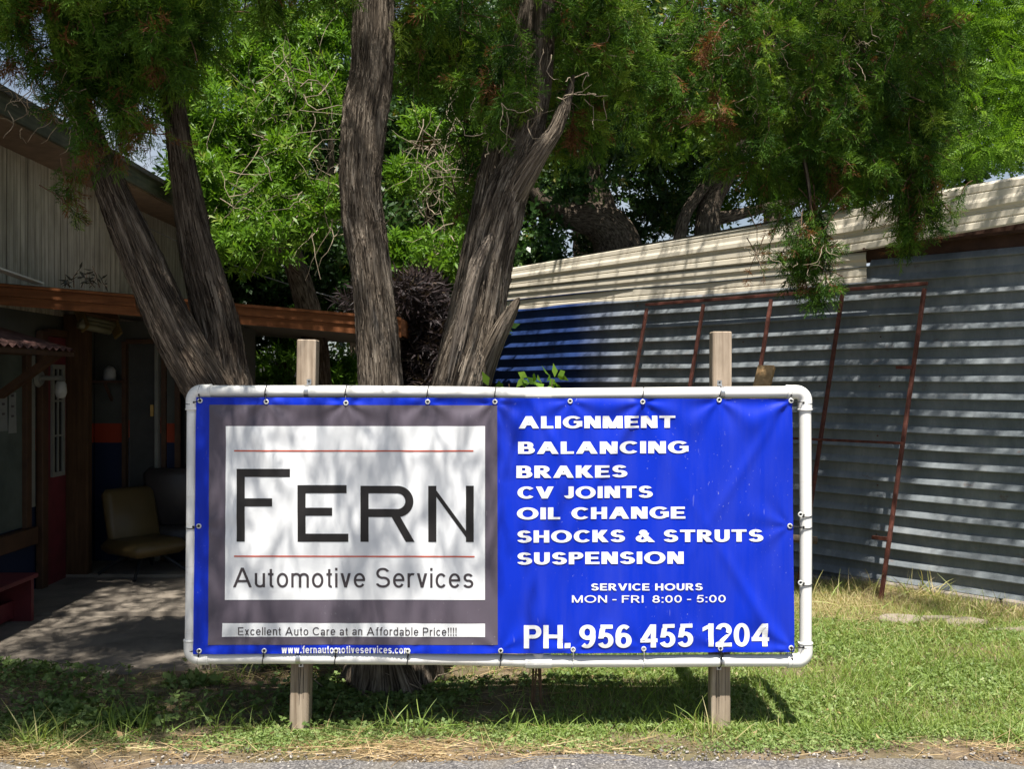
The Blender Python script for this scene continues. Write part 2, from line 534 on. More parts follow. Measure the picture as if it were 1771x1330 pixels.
# ------------------------------------------------------------------ lettering: strokes turned into bands
class Glyphs:
    def __init__(s, w, hc=1.0):
        s.w = w; s.wh = w * hc           # vertical stroke and horizontal stroke weights
        s.xh = 0.725

    def get(s, ch):
        w, h = s.w, s.wh
        xh = s.xh
        hw = w * 1.12
        S = []
        Rc = lambda x0, y0, x1, y1: S.append([(x0, y0), (x1, y0), (x1, y1), (x0, y1)])
        D = lambda x0, y0, x1, y1, k=1.0: S.append([(x0 - hw * k / 2, y0), (x0 + hw * k / 2, y0), (x1 + hw * k / 2, y1), (x1 - hw * k / 2, y1)])
        def A(cx, cy, rx, ry, a0, a1):
            n = max(6, int(abs(a1 - a0) / 9))
            o, i = [], []
            for k in range(n + 1):
                t = R(a0 + (a1 - a0) * k / n); c, q = math.cos(t), math.sin(t)
                e = 0.96
                c2 = math.copysign(abs(c) ** e, c); q2 = math.copysign(abs(q) ** e, q)
                o.append((cx + rx * c2, cy + ry * q2)); i.append((cx + (rx - w) * c2, cy + (ry - h) * q2))
            S.append(('band', o, i))
        W = 0
        if ch == 'A': D(hw / 2, 0, .46, 1); D(.92 - hw / 2, 0, .46, 1); Rc(.46 - .30, .26, .46 + .30, .26 + h); W = .92
        elif ch == 'B':
            Rc(0, 0, w, 1); Rc(w, 1 - h, .40, 1); Rc(w, .5 - h / 2, .42, .5 + h / 2); Rc(w, 0, .42, h)
            A(.38, (1.5 - h / 2) / 2, .27, (.5 + h / 2) / 2, -90, 90); A(.40, (.5 + h / 2) / 2, .31, (.5 + h / 2) / 2, -90, 90); W = .71
        elif ch == 'C': A(.44, .5, .44, .51, 42, 318); W = .80
        elif ch == 'D': Rc(0, 0, w, 1); Rc(w, 0, .36, h); Rc(w, 1 - h, .36, 1); A(.36, .5, .42, .5, -90, 90); W = .78
        elif ch == 'E': Rc(0, 0, w, 1); Rc(w, 1 - h, .64, 1); Rc(w, .5 - h / 2, .60, .5 + h / 2); Rc(w, 0, .66, h); W = .66
        elif ch == 'F': Rc(0, 0, w, 1); Rc(w, 1 - h, .62, 1); Rc(w, .47, .54, .47 + h); W = .62
        elif ch == 'G': A(.46, .5, .46, .51, 42, 325); Rc(.5, .42, .88, .42 + h); Rc(.88 - w, .14, .88, .42); W = .88
        elif ch == 'H': Rc(0, 0, w, 1); Rc(.74 - w, 0, .74, 1); Rc(w, .5 - h / 2, .74 - w, .5 + h / 2); W = .74
        elif ch == 'I': Rc(0, 0, w, 1); W = w
        elif ch == 'J': Rc(.46 - w, .26, .46, 1); A(.23, .26, .23, .27, 185, 360); W = .46
        elif ch == 'K': Rc(0, 0, w, 1); D(w, .34, .70 - hw / 2, 1, 1.1); D(.76 - hw / 2, 0, .30, .58, 1.1); W = .76
        elif ch == 'L': Rc(0, 0, w, 1); Rc(w, 0, .56, h); W = .56
        elif ch == 'M': Rc(0, 0, w, 1); Rc(.9 - w, 0, .9, 1); D(hw / 2, 1, .45, 0); D(.9 - hw / 2, 1, .45, 0); W = .9
        elif ch == 'N': Rc(0, 0, w, 1); Rc(.75 - w, 0, .75, 1); D(hw / 2, 1, .75 - hw / 2, 0, 1.1); W = .75
        elif ch == 'O': A(.49, .5, .49, .51, 0, 360); W = .98
        elif ch in 'PR':
            Rc(0, 0, w, 1); Rc(w, 1 - h, .38, 1); Rc(w, .42, .38, .42 + h); A(.38, .71, .29, .29, -90, 90); W = .67
            if ch == 'R': D(.38, .42, .74 - hw / 2, 0, 1.1); W = .74
        elif ch == 'S':
            A(.35, (1.5 - h / 2) / 2, .32, (.5 + h / 2) / 2 + .005, 22, 270); A(.35, (.5 + h / 2) / 2, .35, (.5 + h / 2) / 2 + .005, -162, 90); W = .70
        elif ch == 'T': Rc(0, 1 - h, .72, 1); Rc(.36 - w / 2, 0, .36 + w / 2, 1 - h); W = .72
        elif ch == 'U': Rc(0, .36, w, 1); Rc(.72 - w, .36, .72, 1); A(.36, .36, .36, .37, 180, 360); W = .72
        elif ch == 'V': D(hw / 2, 1, .43, 0); D(.86 - hw / 2, 1, .43, 0); W = .86
        elif ch == '&': A(.36, .77, .20, .23, -10, 235); A(.31, .28, .31, .29, 95, 350); D(.30, .74, .76, 0, 1.1); D(.46, .52, .46 + .05, .74, .9); W = .80
        elif ch == '0': A(.31, .5, .31, .505, 0, 360); W = .62
        elif ch == '1': Rc(.25, 0, .25 + w, 1); S.append([(.04, .70), (.25, .82), (.25, 1.0), (.25, .98 - h * .0), (.04, .70 + h * .9)][:4] if False else [(.03, .66), (.25, .77), (.25, .77 + h * 1.1), (.03, .66 + h)]); W = .25 + w
        elif ch == '2': A(.31, .70, .31, .305, -35, 168); S.append([(.0, 0), (hw * 1.2, h * .9), (.56, .56), (.56 - w * .9, .44)] if False else [(0.0, h * .9), (hw * 1.1, h * .6), (.58, .54), (.50 - w * .45, .54 - h * .2)]); Rc(0, 0, .62, h); W = .62
        elif ch == '4': Rc(.40, 0, .40 + w, 1); Rc(0, .22, .66, .22 + h); D(hw / 2, .22 + h * .6, .40 + w / 2 - .01, 1, 1.0); W = .66
        elif ch == '5': Rc(.12, 1 - h, .58, 1); S.append([(.03, .42), (.03 + w, .42), (.12 + w * .9, 1 - h), (.09, 1 - h)]); A(.30, .33, .31, .335, -155, 140); W = .61
        elif ch == '6': A(.31, .32, .31, .325, 0, 360); A(.33, .5, .33, .505, 52, 205); W = .62
        elif ch == '9': A(.31, .68, .31, .325, 0, 360); A(.29, .5, .33, .505, 232, 385); W = .62
        elif ch == '8': A(.31, (1.5 - h / 2) / 2, .27, (.5 + h / 2) / 2, 0, 360); A(.31, (.5 + h / 2) / 2, .31, (.5 + h / 2) / 2, 0, 360); W = .62
        elif ch == '-': Rc(0, .33, .34, .33 + h); W = .34
        elif ch == '.': Rc(0, 0, w * 1.1, w * 1.1); W = w * 1.1
        elif ch == ':': Rc(0, 0, w * 1.1, w * 1.1); Rc(0, .6, w * 1.1, .6 + w * 1.1); W = w * 1.1
        elif ch == '!': Rc(0, 0, w * 1.1, w * 1.2); S.append([(w * .3, .26), (w * .8, .26), (w * 1.15, 1), (-w * .05, 1)]); W = w * 1.1
        elif ch == 'a':
            A(.27, xh - .22, .25, .225, 0, 165); Rc(.52 - w, .02, .52, xh - .22); A(.23, .205, .23, .21, 78, 310); Rc(.24, .415 - h, .52 - w, .415); D(.34, .0 + .09, .52 - w, .2, .8); W = .54
        elif ch == 'b': Rc(0, 0, w, 1); A(.27, xh / 2, .28, xh / 2 + .01, -180, 180); W = .55
        elif ch == 'c': A(.27, xh / 2, .27, xh / 2 + .01, 38, 322); W = .50
        elif ch == 'd': Rc(.55 - w, 0, .55, 1); A(.28, xh / 2, .28, xh / 2 + .01, 0, 360); W = .55
        elif ch == 'e': A(.28, xh / 2, .28, xh / 2 + .01, 5, 325); Rc(w * .8, xh / 2 - h * .35, .56 - w * .1, xh / 2 + h * .65); W = .56
        elif ch == 'f': Rc(.10, 0, .10 + w, .80); A(.30, .80, .20, .21, 75, 180); Rc(0, xh - h, .30, xh); W = .30
        elif ch == 'i': Rc(0, 0, w, xh); Rc(0, 1 - w * 1.15, w, 1); W = w
        elif ch == 'l': Rc(0, 0, w, 1); W = w
        elif ch == 'm': Rc(0, 0, w, xh); A(.245, xh - .22, .245, .23, 0, 150); Rc(.49 - w, 0, .49, xh - .22); A(.49 - w + .245, xh - .22, .245, .23, 0, 150); Rc(.98 - 2 * w, 0, .98 - w, xh - .22); W = .98 - w
        elif ch == 'n': Rc(0, 0, w, xh); A(.25, xh - .23, .25, .24, 0, 155); Rc(.50 - w, 0, .50, xh - .23); W = .50
        elif ch == 'o': A(.28, xh / 2, .28, xh / 2 + .01, 0, 360); W = .56
        elif ch == 'r': Rc(0, 0, w, xh); A(.24, xh - .25, .24, .26, 65, 165); W = .31
        elif ch == 's':
            hx = xh / 2
            A(.24, xh - (hx + h / 2) / 2, .23, (hx + h / 2) / 2 + .005, 22, 270); A(.24, (hx + h / 2) / 2, .25, (hx + h / 2) / 2 + .005, -160, 90); W = .49
        elif ch == 't': Rc(.08, .15, .08 + w, .93); A(.08 + .16, .15, .16, .16, 180, 285); Rc(0, xh - h, .27, xh); W = .28
        elif ch == 'u': Rc(0, .22, w, xh); Rc(.50 - w, 0, .50, xh); A(.25, .23, .25, .24, 180, 335); W = .50
        elif ch == 'v': D(hw / 2, xh, .25, 0); D(.50 - hw / 2, xh, .25, 0); W = .50
        elif ch == 'w': D(hw / 2, xh, .20, 0); D(.375, xh, .20, 0); D(.375, xh, .55, 0); D(.75 - hw / 2, xh, .55, 0); W = .75
        elif ch == 'x': D(hw / 2, 0, .48 - hw / 2, xh); D(hw / 2, xh, .48 - hw / 2, 0); W = .48
        elif ch == ' ': W = .26
        return S, W


SIGN_D = 4.63
SX = SIGN_D / FPX


def sgx(px): return (px - CXP) * SX
def sgz(py): return EYE - (py - CYP) * SX


TOPG = [(346, 693), (461, 695), (599, 697), (740, 695), (856, 695), (986, 694), (1111, 695), (1244, 692), (1367, 693)]
BOTG = [(345, 1126), (457, 1126), (581, 1126), (706, 1126), (866, 1125), (991, 1123), (1113, 1122), (1246, 1122), (1368, 1121)]
SIDEG = [(344, 910), (1366, 910)]
GR = [(sgx(a), sgz(b)) for a, b in TOPG + BOTG + SIDEG]
GR_AMP = [0.6, .8, 1.0, .9, 1.1, .8, 1.2, .9, 1.4] + [.5, .4, .5, .4, .5, .6, .4, .5, .9] + [.5, .5]


def wrinkle(x, z):
    """how far the banner stands off its plane (towards the road)"""
    y = 0.0
    for k, ((gx, gz), am) in enumerate(zip(GR, GR_AMP)):
        dx, dz = x - gx, z - gz
        r = math.hypot(dx, dz)
        if r > 0.9: continue
        a = math.atan2(dz, dx)
        y += am * 0.0042 * math.exp(-((r - 0.10) / 0.22) ** 2 if r > 0.1 else 0) * math.sin(a * 7 + k * 1.7) * min(1, r / 0.05)
    y += 0.006 * math.sin(2.6 * x + 1.4 * z + 0.6) + 0.004 * math.sin(7.5 * x - 5.5 * z) * (0.5 + 0.5 * math.sin(2.1 * x + 1))
    # long diagonal pulls on the right half
    for x0, z0, sl_, wd, am in ((0.62, 1.58, 0.55, 0.03, .006), (0.10, 1.55, -0.55, 0.025, .005), (1.28, 1.55, 0.62, 0.03, .006), (0.35, 1.1, .35, .05, .004), (-.55, 1.58, -.3, .03, .004), (-1.3, 1.56, -.6, .03, .004), (1.25, .42, -.6, .03, .006)):
        d = (x - x0) - sl_ * (z - z0)
        y += 1.35 * am * math.exp(-(d / wd) ** 2) * math.exp(-((z - z0) / 0.55) ** 2)
    return -y


def bpt(x, z, lift):
    return (x, SIGN_D - 0.004 + wrinkle(x, z) - lift, z)


def quad_xy(px0, py0, px1, py1):
    return lambda u, v: (px0 + (px1 - px0) * u, py0 + (py1 - py0) * v)


def panel(name, mat, corners, lift, parent, nu, nv):
    """corners TL,TR,BR,BL in photo pixels"""
    (ax, ay), (bx, by), (cx, cy), (dx, dy) = corners
    def fn(u, v):
        x = (ax * (1 - u) + bx * u) * (1 - v) + (dx * (1 - u) + cx * u) * v
        y = (ay * (1 - u) + by * u) * (1 - v) + (dy * (1 - u) + cy * u) * v
        return bpt(sgx(x), sgz(y), lift)
    b = MB(); b.grid(fn, nu, nv)
    b.f = [tuple(reversed(f)) for f in b.f]
    return b.build(name, mat, parent, True)


def dense(poly, step):
    out = []
    for i in range(len(poly)):
        p, q = poly[i], poly[(i + 1) % len(poly)]
        n = max(1, int(math.hypot(q[0] - p[0], q[1] - p[1]) / step))
        for k in range(n): out.append((p[0] + (q[0] - p[0]) * k / n, p[1] + (q[1] - p[1]) * k / n))
    return out


def strip_rows(S):
    """a stroke as a list of (left, right) rows, in glyph units"""
    if S[0] == 'band':
        return list(zip(S[1], S[2]))
    a, b_, c, d = S
    n = 10
    # long direction
    l1 = math.hypot(b_[0] - a[0], b_[1] - a[1]); l2 = math.hypot(d[0] - a[0], d[1] - a[1])
    if l2 >= l1:
        f = lambda p, q, t: (p[0] + (q[0] - p[0]) * t, p[1] + (q[1] - p[1]) * t)
        return [(f(a, d, k / n), f(b_, c, k / n)) for k in range(n + 1)]
    f = lambda p, q, t: (p[0] + (q[0] - p[0]) * t, p[1] + (q[1] - p[1]) * t)
    return [(f(d, c, k / n), f(a, b_, k / n)) for k in range(n + 1)]


def lettering(text, x0, x1, yb0, yb1, cap, w, mat, parent, lift=0.0045, hc=1.0, gap=0.16, space=0.30, name='lettering'):
    """text spread from pixel x0 to x1 on a baseline from yb0 to yb1 with capitals cap pixels tall"""
    G = Glyphs(w, hc)
    cur = 0.0
    items = []
    for ch in text:
        S, W = G.get(ch)
        if ch == ' ': cur += space; continue
        items.append((cur, S)); cur += W + gap
    total = cur - gap
    b = MB()
    for off, S in items:
        for k, st in enumerate(S):
            rows = strip_rows(st)
            base = len(b.v)
            for l, r in rows:
                for gx, gy in (l, r):
                    t = (off + gx) / total
                    px = x0 + (x1 - x0) * t
                    py = yb0 + (yb1 - yb0) * t - gy * cap
                    b.add([bpt(sgx(px), sgz(py), lift + 0.0002 * k)])
            for i in range(len(rows) - 1):
                b.face([base + 2 * i, base + 2 * i + 1, base + 2 * i + 3, base + 2 * i + 2])
    o = b.build(name, mat, parent, False)
    if 'fern' not in text: o['label'] = 'lettering reading ' + ' '.join(text.split())
    return o


# ------------------------------------------------------------------ the sign
sign = thing('banner_sign', 'large blue and grey vinyl banner laced into a white pipe frame on two wooden posts', 'sign', (0, SIGN_D + 0.08, 0))
# posts
for (xa, xb, yt, xab, xbb) in ((511, 549, 587, 497, 533), (1233, 1266, 573, 1229, 1264)):
    b = MB()
    d = SIGN_D + 0.085
    k = d / FPX
    top = np.array([((xa + xb) / 2 - CXP) * k, d + 0.045, EYE - (yt - CYP) * k])
    bot = np.array([((xab + xbb) / 2 - CXP) * k, d + 0.045, -0.25])
    t0 = np.array([((xab + xbb) / 2 - CXP) * k, d + 0.045, 0.0])
    b.bar(bot, top, 0.091, 0.091, (0, 1, 0), bev=0.005)
    # drying checks: two thin dark cracks on the front face
    o = b.build('post', M['post'], sign)
    cr = MB()
    for q in range(3):
        u0 = random.uniform(-.03, .03)
        f = random.uniform(0.15, .4)
        pts = []
        for t in np.linspace(f * .2, f + .35, 14):
            p = t0 + (top - t0) * t
            u0 += random.uniform(-.0025, .0025)
            pts.append((p[0] + u0, d - 0.0006, p[2]))
        cr.tube(pts, [0.0006] + [random.uniform(.0008, .0018) for _ in pts[2:]] + [0.0005], 5)
    cr.build('drying_crack', M['hole'], o)

# pipe frame
pr = 0.0285
yp = SIGN_D + 0.035
def fp(px, py): return np.array([sgx(px) * (yp / SIGN_D), yp, EYE + (sgz(py) - EYE) * (yp / SIGN_D)])
TLp, TRp, BRp, BLp = fp(334, 677), fp(1392, 678), fp(1393, 1143), fp(330, 1138)
top_path = [TLp, fp(600, 677), fp(820, 679), fp(931, 682), fp(1050, 681), fp(1247, 679), TRp]
bot_path = [BLp, fp(520, 1138), fp(760, 1140), fp(930, 1144), fp(1100, 1144), fp(1247, 1143), BRp]
def cut(path, t0, t1):
    p = [np.array(q) for q in path]
    d0 = p[1] - p[0]; p[0] = p[0] + d0 / np.linalg.norm(d0) * t0
    d1 = p[-2] - p[-1]; p[-1] = p[-1] + d1 / np.linalg.norm(d1) * t1
    return p
b = MB()
b.tube(cut(top_path, .03, .03), pr, 24, caps=False); b.tube(cut(bot_path, .03, .03), pr, 24, caps=False)
b.tube([TLp + (BLp - TLp) * .03, (TLp + BLp) / 2 + np.array([.002, 0, 0]), BLp + (TLp - BLp) * .03], pr, 24, caps=False)
b.tube([TRp + (BRp - TRp) * .03, (TRp + BRp) / 2 + np.array([.003, 0, 0]), BRp + (TRp - BRp) * .03], pr, 24, caps=False)
frame = b.build('pipe_frame', M['pvc'], sign, True)
for c, n1_, n2_ in ((TLp, top_path[1], BLp), (TRp, top_path[-2], BRp), (BRp, bot_path[-2], TRp), (BLp, bot_path[1], TLp)):
    d1 = (n1_ - c) / np.linalg.norm(n1_ - c); d2 = (n2_ - c) / np.linalg.norm(n2_ - c)
    b = MB()
    rr = pr + 0.0048
    L, r0 = 0.088, 0.042
    path = [c + d1 * L, c + d1 * r0 * 1.05]
    cen = c + d1 * r0 + d2 * r0
    for k in range(1, 8):
        t = k / 8 * math.pi / 2
        path.append(cen - d2 * r0 * math.cos(t) - d1 * r0 * math.sin(t))
    path += [c + d2 * r0 * 1.05, c + d2 * L]
    b.tube(path, rr, 24, caps=False)
    # socket rims
    for q0, q1 in ((path[0], path[1]), (path[-1], path[-2])):
        dq = (q1 - q0) / np.linalg.norm(q1 - q0)
        b.tube([q0 - dq * .0005, q0, q0 + dq * .008, q0 + dq * .0085], [pr, rr + .0015, rr + .0015, rr], 24, caps=False)
    b.build('elbow', M['pvc'], frame, True)
for ctr, up in ((fp(931, 682), -1), (fp(931, 1144), 1)):
    b = MB()
    b.tube([ctr + np.array([-.062, 0, 0]), ctr + np.array([.062, 0, 0])], pr + .005, 24)
    b.tube([ctr, ctr + np.array([0, 0, up * .040])], [pr + .003, pr - .002], 20)
    b.tube([ctr + np.array([0, 0, up * .038]), ctr + np.array([0, 0, up * .047])], [.016, .012], 12)
    b.build('tee', M['pvc'], frame, False)

# banner and its print
banner = panel('banner', M['blue'], [(339, 687), (1370, 690), (1374, 1128), (334, 1132)], 0.0, sign, 300, 130)
panel('grey_panel', M['greyv'], [(362, 700), (860, 701), (861, 1115), (360, 1116)], 0.0015, banner, 150, 120)
panel('white_panel', M['whitev'], [(391, 737), (839, 737), (839, 1037), (389, 1038)], 0.003, banner, 130, 90)
panel('tagline_strip', M['whitev'], [(385, 1078), (839, 1078), (839, 1101), (384, 1102)], 0.003, banner, 130, 8)
panel('ruled_line', M['redv'], [(405, 778.6), (819, 778.6), (819, 781), (405, 781)], 0.0045, banner, 130, 1)
panel('ruled_line', M['redv'], [(405, 961), (821, 961), (821, 963.4), (405, 963.4)], 0.0045, banner, 130, 1)


def logo():
    b = MB()
    def rect(x0, y0, x1, y1, k=0):
        n = 16
        vert = abs(y1 - y0) > abs(x1 - x0)
        base = len(b.v)
        for i in range(n + 1):
            t = i / n
            if vert: pr_ = ((x0, y0 + (y1 - y0) * t), (x1, y0 + (y1 - y0) * t))
            else: pr_ = ((x0 + (x1 - x0) * t, y1), (x0 + (x1 - x0) * t, y0))
            b.add([bpt(sgx(x), sgz(y), .0045 + .0002 * k) for x, y in pr_])
        for i in range(n): b.face([base + 2 * i, base + 2 * i + 1, base + 2 * i + 3, base + 2 * i + 2])
    def para(p, k=0):
        (a0, a1, b1, b0) = p
        base = len(b.v); n = 16
        for i in range(n + 1):
            t = i / n
            b.add([bpt(sgx(a0[0] + (b0[0] - a0[0]) * t), sgz(a0[1] + (b0[1] - a0[1]) * t), .0045 + .0002 * k), bpt(sgx(a1[0] + (b1[0] - a1[0]) * t), sgz(a1[1] + (b1[1] - a1[1]) * t), .0045 + .0002 * k)])
        for i in range(n): b.face([base + 2 * i, base + 2 * i + 1, base + 2 * i + 3, base + 2 * i + 2])
    # F
    rect(409.5, 811, 423.5, 937); rect(423.5, 811, 502, 825); rect(423.5, 862, 471, 876)
    # E
    rect(515, 839, 529, 937); rect(529, 839, 600, 853); rect(529, 878, 575, 892); rect(529, 923, 603, 937)
    # R
    rect(624, 840, 638, 937); rect(638, 840, 690, 853); rect(638, 880, 690, 894)
    base = len(b.v)
    for i in range(19):
        t = R(90 - 180 * i / 18)
        b.add([bpt(sgx(688 + 27.5 * math.cos(t)), sgz(867 - 27 * math.sin(t)), .0047), bpt(sgx(688 + 13.5 * math.cos(t)), sgz(866.5 - 13.5 * math.sin(t)), .0047)])
    for i in range(18): b.face([base + 2 * i, base + 2 * i + 1, base + 2 * i + 3, base + 2 * i + 2])
    para(((677.5, 893), (692.5, 893), (717.5, 937), (702.5, 937)), 2)
    # N
    rect(741, 840, 755, 937); rect(806, 840, 819.5, 937)
    para(((741, 840), (749, 840), (819.5, 937), (812, 937)), 1)
    para(((745, 840), (753, 845), (815, 930), (812, 937)), 2)
    return b.build('logo_lettering', M['blackv'], banner)


logo()
L = lettering
L('Automotive Services', 403, 819, 1016, 1016, 34, .118, M['darkv'], banner, hc=.95, gap=.145, space=.36)
L('Excellent Auto Care at an Affordable Price!!!!', 412, 790, 1099, 1099, 14, .128, M['darkv'], banner, hc=.9, gap=.16, space=.36)
L('www.fernautomotiveservices.com', 487, 709, 1130.5, 1130.5, 13.2, .165, M['whitep'], banner, lift=.003, hc=.9, gap=.12)
for txt, a0, a1, yb, cp in (('ALIGNMENT', 897, 1168, 741, 21), ('BALANCING', 896, 1191, 785, 21), ('BRAKES', 893, 1085, 826.5, 21), ('CV JOINTS', 895, 1129, 862, 20.5), ('OIL CHANGE', 894, 1185, 898, 20.5), ('SHOCKS & STRUTS', 894, 1320, 938, 21), ('SUSPENSION', 894, 1182, 976, 21)):
    L(txt, a0, a1, yb, yb - 1.0, cp, .25, M['whitep'], banner, lift=.003, hc=.74, gap=.09, space=.42)
L('SERVICE HOURS', 1022, 1215, 1021, 1021, 12, .21, M['whitep'], banner, lift=.003, hc=.85, gap=.12, space=.4)
L('MON - FRI  8:00 - 5:00', 989, 1255, 1042, 1042, 12.5, .14, M['whitep'], banner, lift=.003, hc=1.0, gap=.15, space=.30)
L('PH. 956 455 1204', 906, 1330, 1121, 1118, 40, .20, M['whitep'], banner, lift=.003, hc=.82, gap=.075, space=.26)

# grommets, ties, clamps
def ring(b, c, r, t, seg=14):
    c = np.array(c)
    b.tube([c + np.array([r * math.cos(2 * math.pi * k / seg), 0, r * math.sin(2 * math.pi * k / seg)]) for k in range(seg)], t, 6, closed=True)


def tie(gx, gz, pipept, vertical, mat, off=0.0):
    b = MB()
    ang = [2 * math.pi * k / 18 for k in range(18)]
    rt = pr + .003
    if vertical:
        pts = [pipept + np.array([rt * math.cos(a_), rt * math.sin(a_), 0.006 * math.sin(a_)]) for a_ in ang]
    else:
        pts = [pipept + np.array([0.005 * math.sin(a_), rt * math.cos(a_), rt * math.sin(a_)]) for a_ in ang]
    b.tube(pts, .0022, 6, closed=True)
    e = np.array(bpt(gx, gz, .004))
    dirv = e - pipept; dirv[1] = 0; dirv /= np.linalg.norm(dirv)
    s = pipept + dirv * rt * 0.5 + np.array([0, -rt * 0.86, 0])
    b.tube([s, (s + e) / 2 + np.array([0, -.006, 0]), e + np.array([0, -.003, 0]), e + np.array([0, .012, 0])], .0022, 6)
    # ratchet head and cut tail
    b.obox(s + np.array([0, -.002, 0]), (1, 0, 0), (0, 1, 0), .0035, .003, .0045)
    return b.build('cable_tie', mat, sign)


def pipe_at(path, x):
    for i in range(len(path) - 1):
        if path[i][0] <= x <= path[i + 1][0]:
            t = (x - path[i][0]) / (path[i + 1][0] - path[i][0]); return path[i] + (path[i + 1] - path[i]) * t
    return path[-1]


allg = TOPG + BOTG + SIDEG + [(1384, 890), (1384, 1008)]
for k, (px, py) in enumerate(allg):
    gx, gz = sgx(px), sgz(py)
    p = np.array(bpt(gx, gz, .0025)) if px < 1380 else np.array([gx, SIGN_D - .004, gz])
    b = MB(); ring(b, p, .0092, .0036)
    gro = b.build('grommet', M['grommet'], banner if px < 1380 else sign, True)
    b = MB(); b.tube([p + np.array([0, -.001, 0]), p + np.array([0, .004, 0])], .0062, 12)
    b.build('eyelet_hole', M['hole'], gro)
    mt = M['tieblack']
    if (px, py) in ((991, 1123), (1113, 1122)): mt = M['tiewhite']
    if (px, py) == (986, 694): continue
    if px > 1380 or (px, py) in SIDEG:
        q = fp(332 if px < 800 else 1392.5, py + 1); tie(gx, gz, q, True, mt)
    elif (px, py) in TOPG:
        tie(gx, gz, pipe_at(top_path, gx * yp / SIGN_D), False, mt)
    else:
        tie(gx, gz, pipe_at(bot_path, gx * yp / SIGN_D), False, mt)
for (px, py) in ((346, 693), (1367, 693), (345, 1126), (1368, 1121)):
    q = fp(333 if px < 800 else 1392.5, py + (4 if py < 900 else -4)); tie(sgx(px), sgz(py), q, True, M['tieblack'])
for (px, path) in ((531, top_path), (1248, top_path), (517, bot_path), (1247, bot_path)):
    c = pipe_at(path, sgx(px) * yp / SIGN_D)
    b = MB()
    n = 14
    w2 = .011
    base = len(b.v)
    prof = [(0.05, -.058), (0.05, -.036)] + [(math.cos(t) * -(pr + .002), math.sin(t) * (pr + .002)) for t in np.linspace(-1.35, 1.35, n)] + [(0.05, .036), (0.05, .058)]
    for (yy, zz) in prof:
        yq = min(yy, 0.046)
        b.add([c + np.array([-w2, yq, zz]), c + np.array([w2, yq, zz])])
    for i in range(len(prof) - 1): b.face([base + 2 * i, base + 2 * i + 1, base + 2 * i + 3, base + 2 * i + 2])
    o = b.build('pipe_clamp', M['steel'], sign)
    b = MB()
    for s_ in (-1, 1): b.tube([c + np.array([0, .046, s_ * .048]), c + np.array([0, .041, s_ * .048])], .0045, 8)
    b.build('screw', M['hole'], o)

# ------------------------------------------------------------------ metal shed on the right
W0 = np.array([2.983, 8.086]); WU = np.array([-0.682, 0.731]); WN = np.array([-0.731, -0.682])


def W(t, z, off=0.0):
    p = W0 + WU * t + WN * off
    return np.array([p[0], p[1], z])


def mk_galv():
    m = N('galvanised_sheet')
    v = m.coord('Object', (1, 1, 1))
    f = m.noise(m.coord('Object', (3, 3, 1.2)), 1.5, 6, 0.7)
    c = m.ramp(f, [(0.3, (0.135, 0.155, 0.168)), (0.55, (0.215, 0.236, 0.248)), (0.75, (0.31, 0.325, 0.33))])
    r = m.noise(m.coord('Object', (6, 6, 9)), 1.1, 6, 0.7)
    c = m.mix(m.ramp(r, [(0.62, (0, 0, 0)), (0.72, (0.6, 0.6, 0.6))]), c, (0.16, 0.085, 0.05))
    m.base(c); m.set(0.55, 0.1, 0.12)
    m.bump(m.noise(v, 5, 3), 0.12, 0.02)
    return m.mat


M['galv'] = mk_galv()
def mk_bluepaint():
    m = N('faded_blue_paint')
    tc = m.n('ShaderNodeTexCoord')
    dot = m.n('ShaderNodeVectorMath', operation='DOT_PRODUCT'); m.l(tc.outputs['Object'], dot.inputs[0])
    dot.inputs[1].default_value = (-0.682, 0.731, 0)
    nz = m.noise(m.coord('Object', (1, 1, 2)), 2.0, 5)
    ad = m.n('ShaderNodeMath', operation='MULTIPLY_ADD'); m.l(nz, ad.inputs[0]); ad.inputs[1].default_value = .5; m.l(dot.outputs['Value'], ad.inputs[2])
    mr = m.n('ShaderNodeMapRange'); m.l(ad.outputs[0], mr.inputs[0])
    mr.inputs[1].default_value = 3.876 + 2.75 + .2; mr.inputs[2].default_value = 3.876 + 3.35 + .3
    f = m.noise(m.coord('Object', (3, 3, 1.5)), 1.5, 6, .7)
    grey = m.ramp(f, [(0.3, (0.135, 0.155, 0.175)), (0.7, (0.26, 0.28, 0.30))])
    blue = m.ramp(f, [(0.3, (0.012, 0.026, 0.095)), (0.7, (0.026, 0.056, 0.18))])
    m.base(m.mix(mr.outputs[0], grey, blue)); m.set(.5, .05, .25)
    return m.mat


M['bluepaint'] = mk_bluepaint()


def mk_tan():
    m = N('tan_siding_paint')
    f = m.noise(m.coord('Object', (1, 1, 1)), 2.2, 6, 0.7)
    c = m.ramp(f, [(0.3, (0.73, 0.65, 0.51)), (0.65, (0.81, 0.74, 0.60))])
    g = m.noise(m.coord('Object', (2.2, 2.2, 9)), 1.6, 6, 0.7)
    c = m.mix(m.ramp(g, [(0.55, (0, 0, 0)), (0.75, (0.5, 0.5, 0.5))]), c, (0.40, 0.33, 0.24))
    m.base(c); m.set(0.5, 0.0, 0.4)
    return m.mat


M['tan'] = mk_tan()
M['rust'] = plain('rusty_red_steel', (0.105, 0.033, 0.022), 0.8, 0.5, 14, 0.3)
M['darkbeam'] = plain('dark_stained_beam', (0.07, 0.035, 0.022), 0.85, 0.3, 10, 0.2)
shed = thing('metal_shed', 'long corrugated metal shed with tan upper siding and one blue wall sheet', 'shed', W(0, 0))


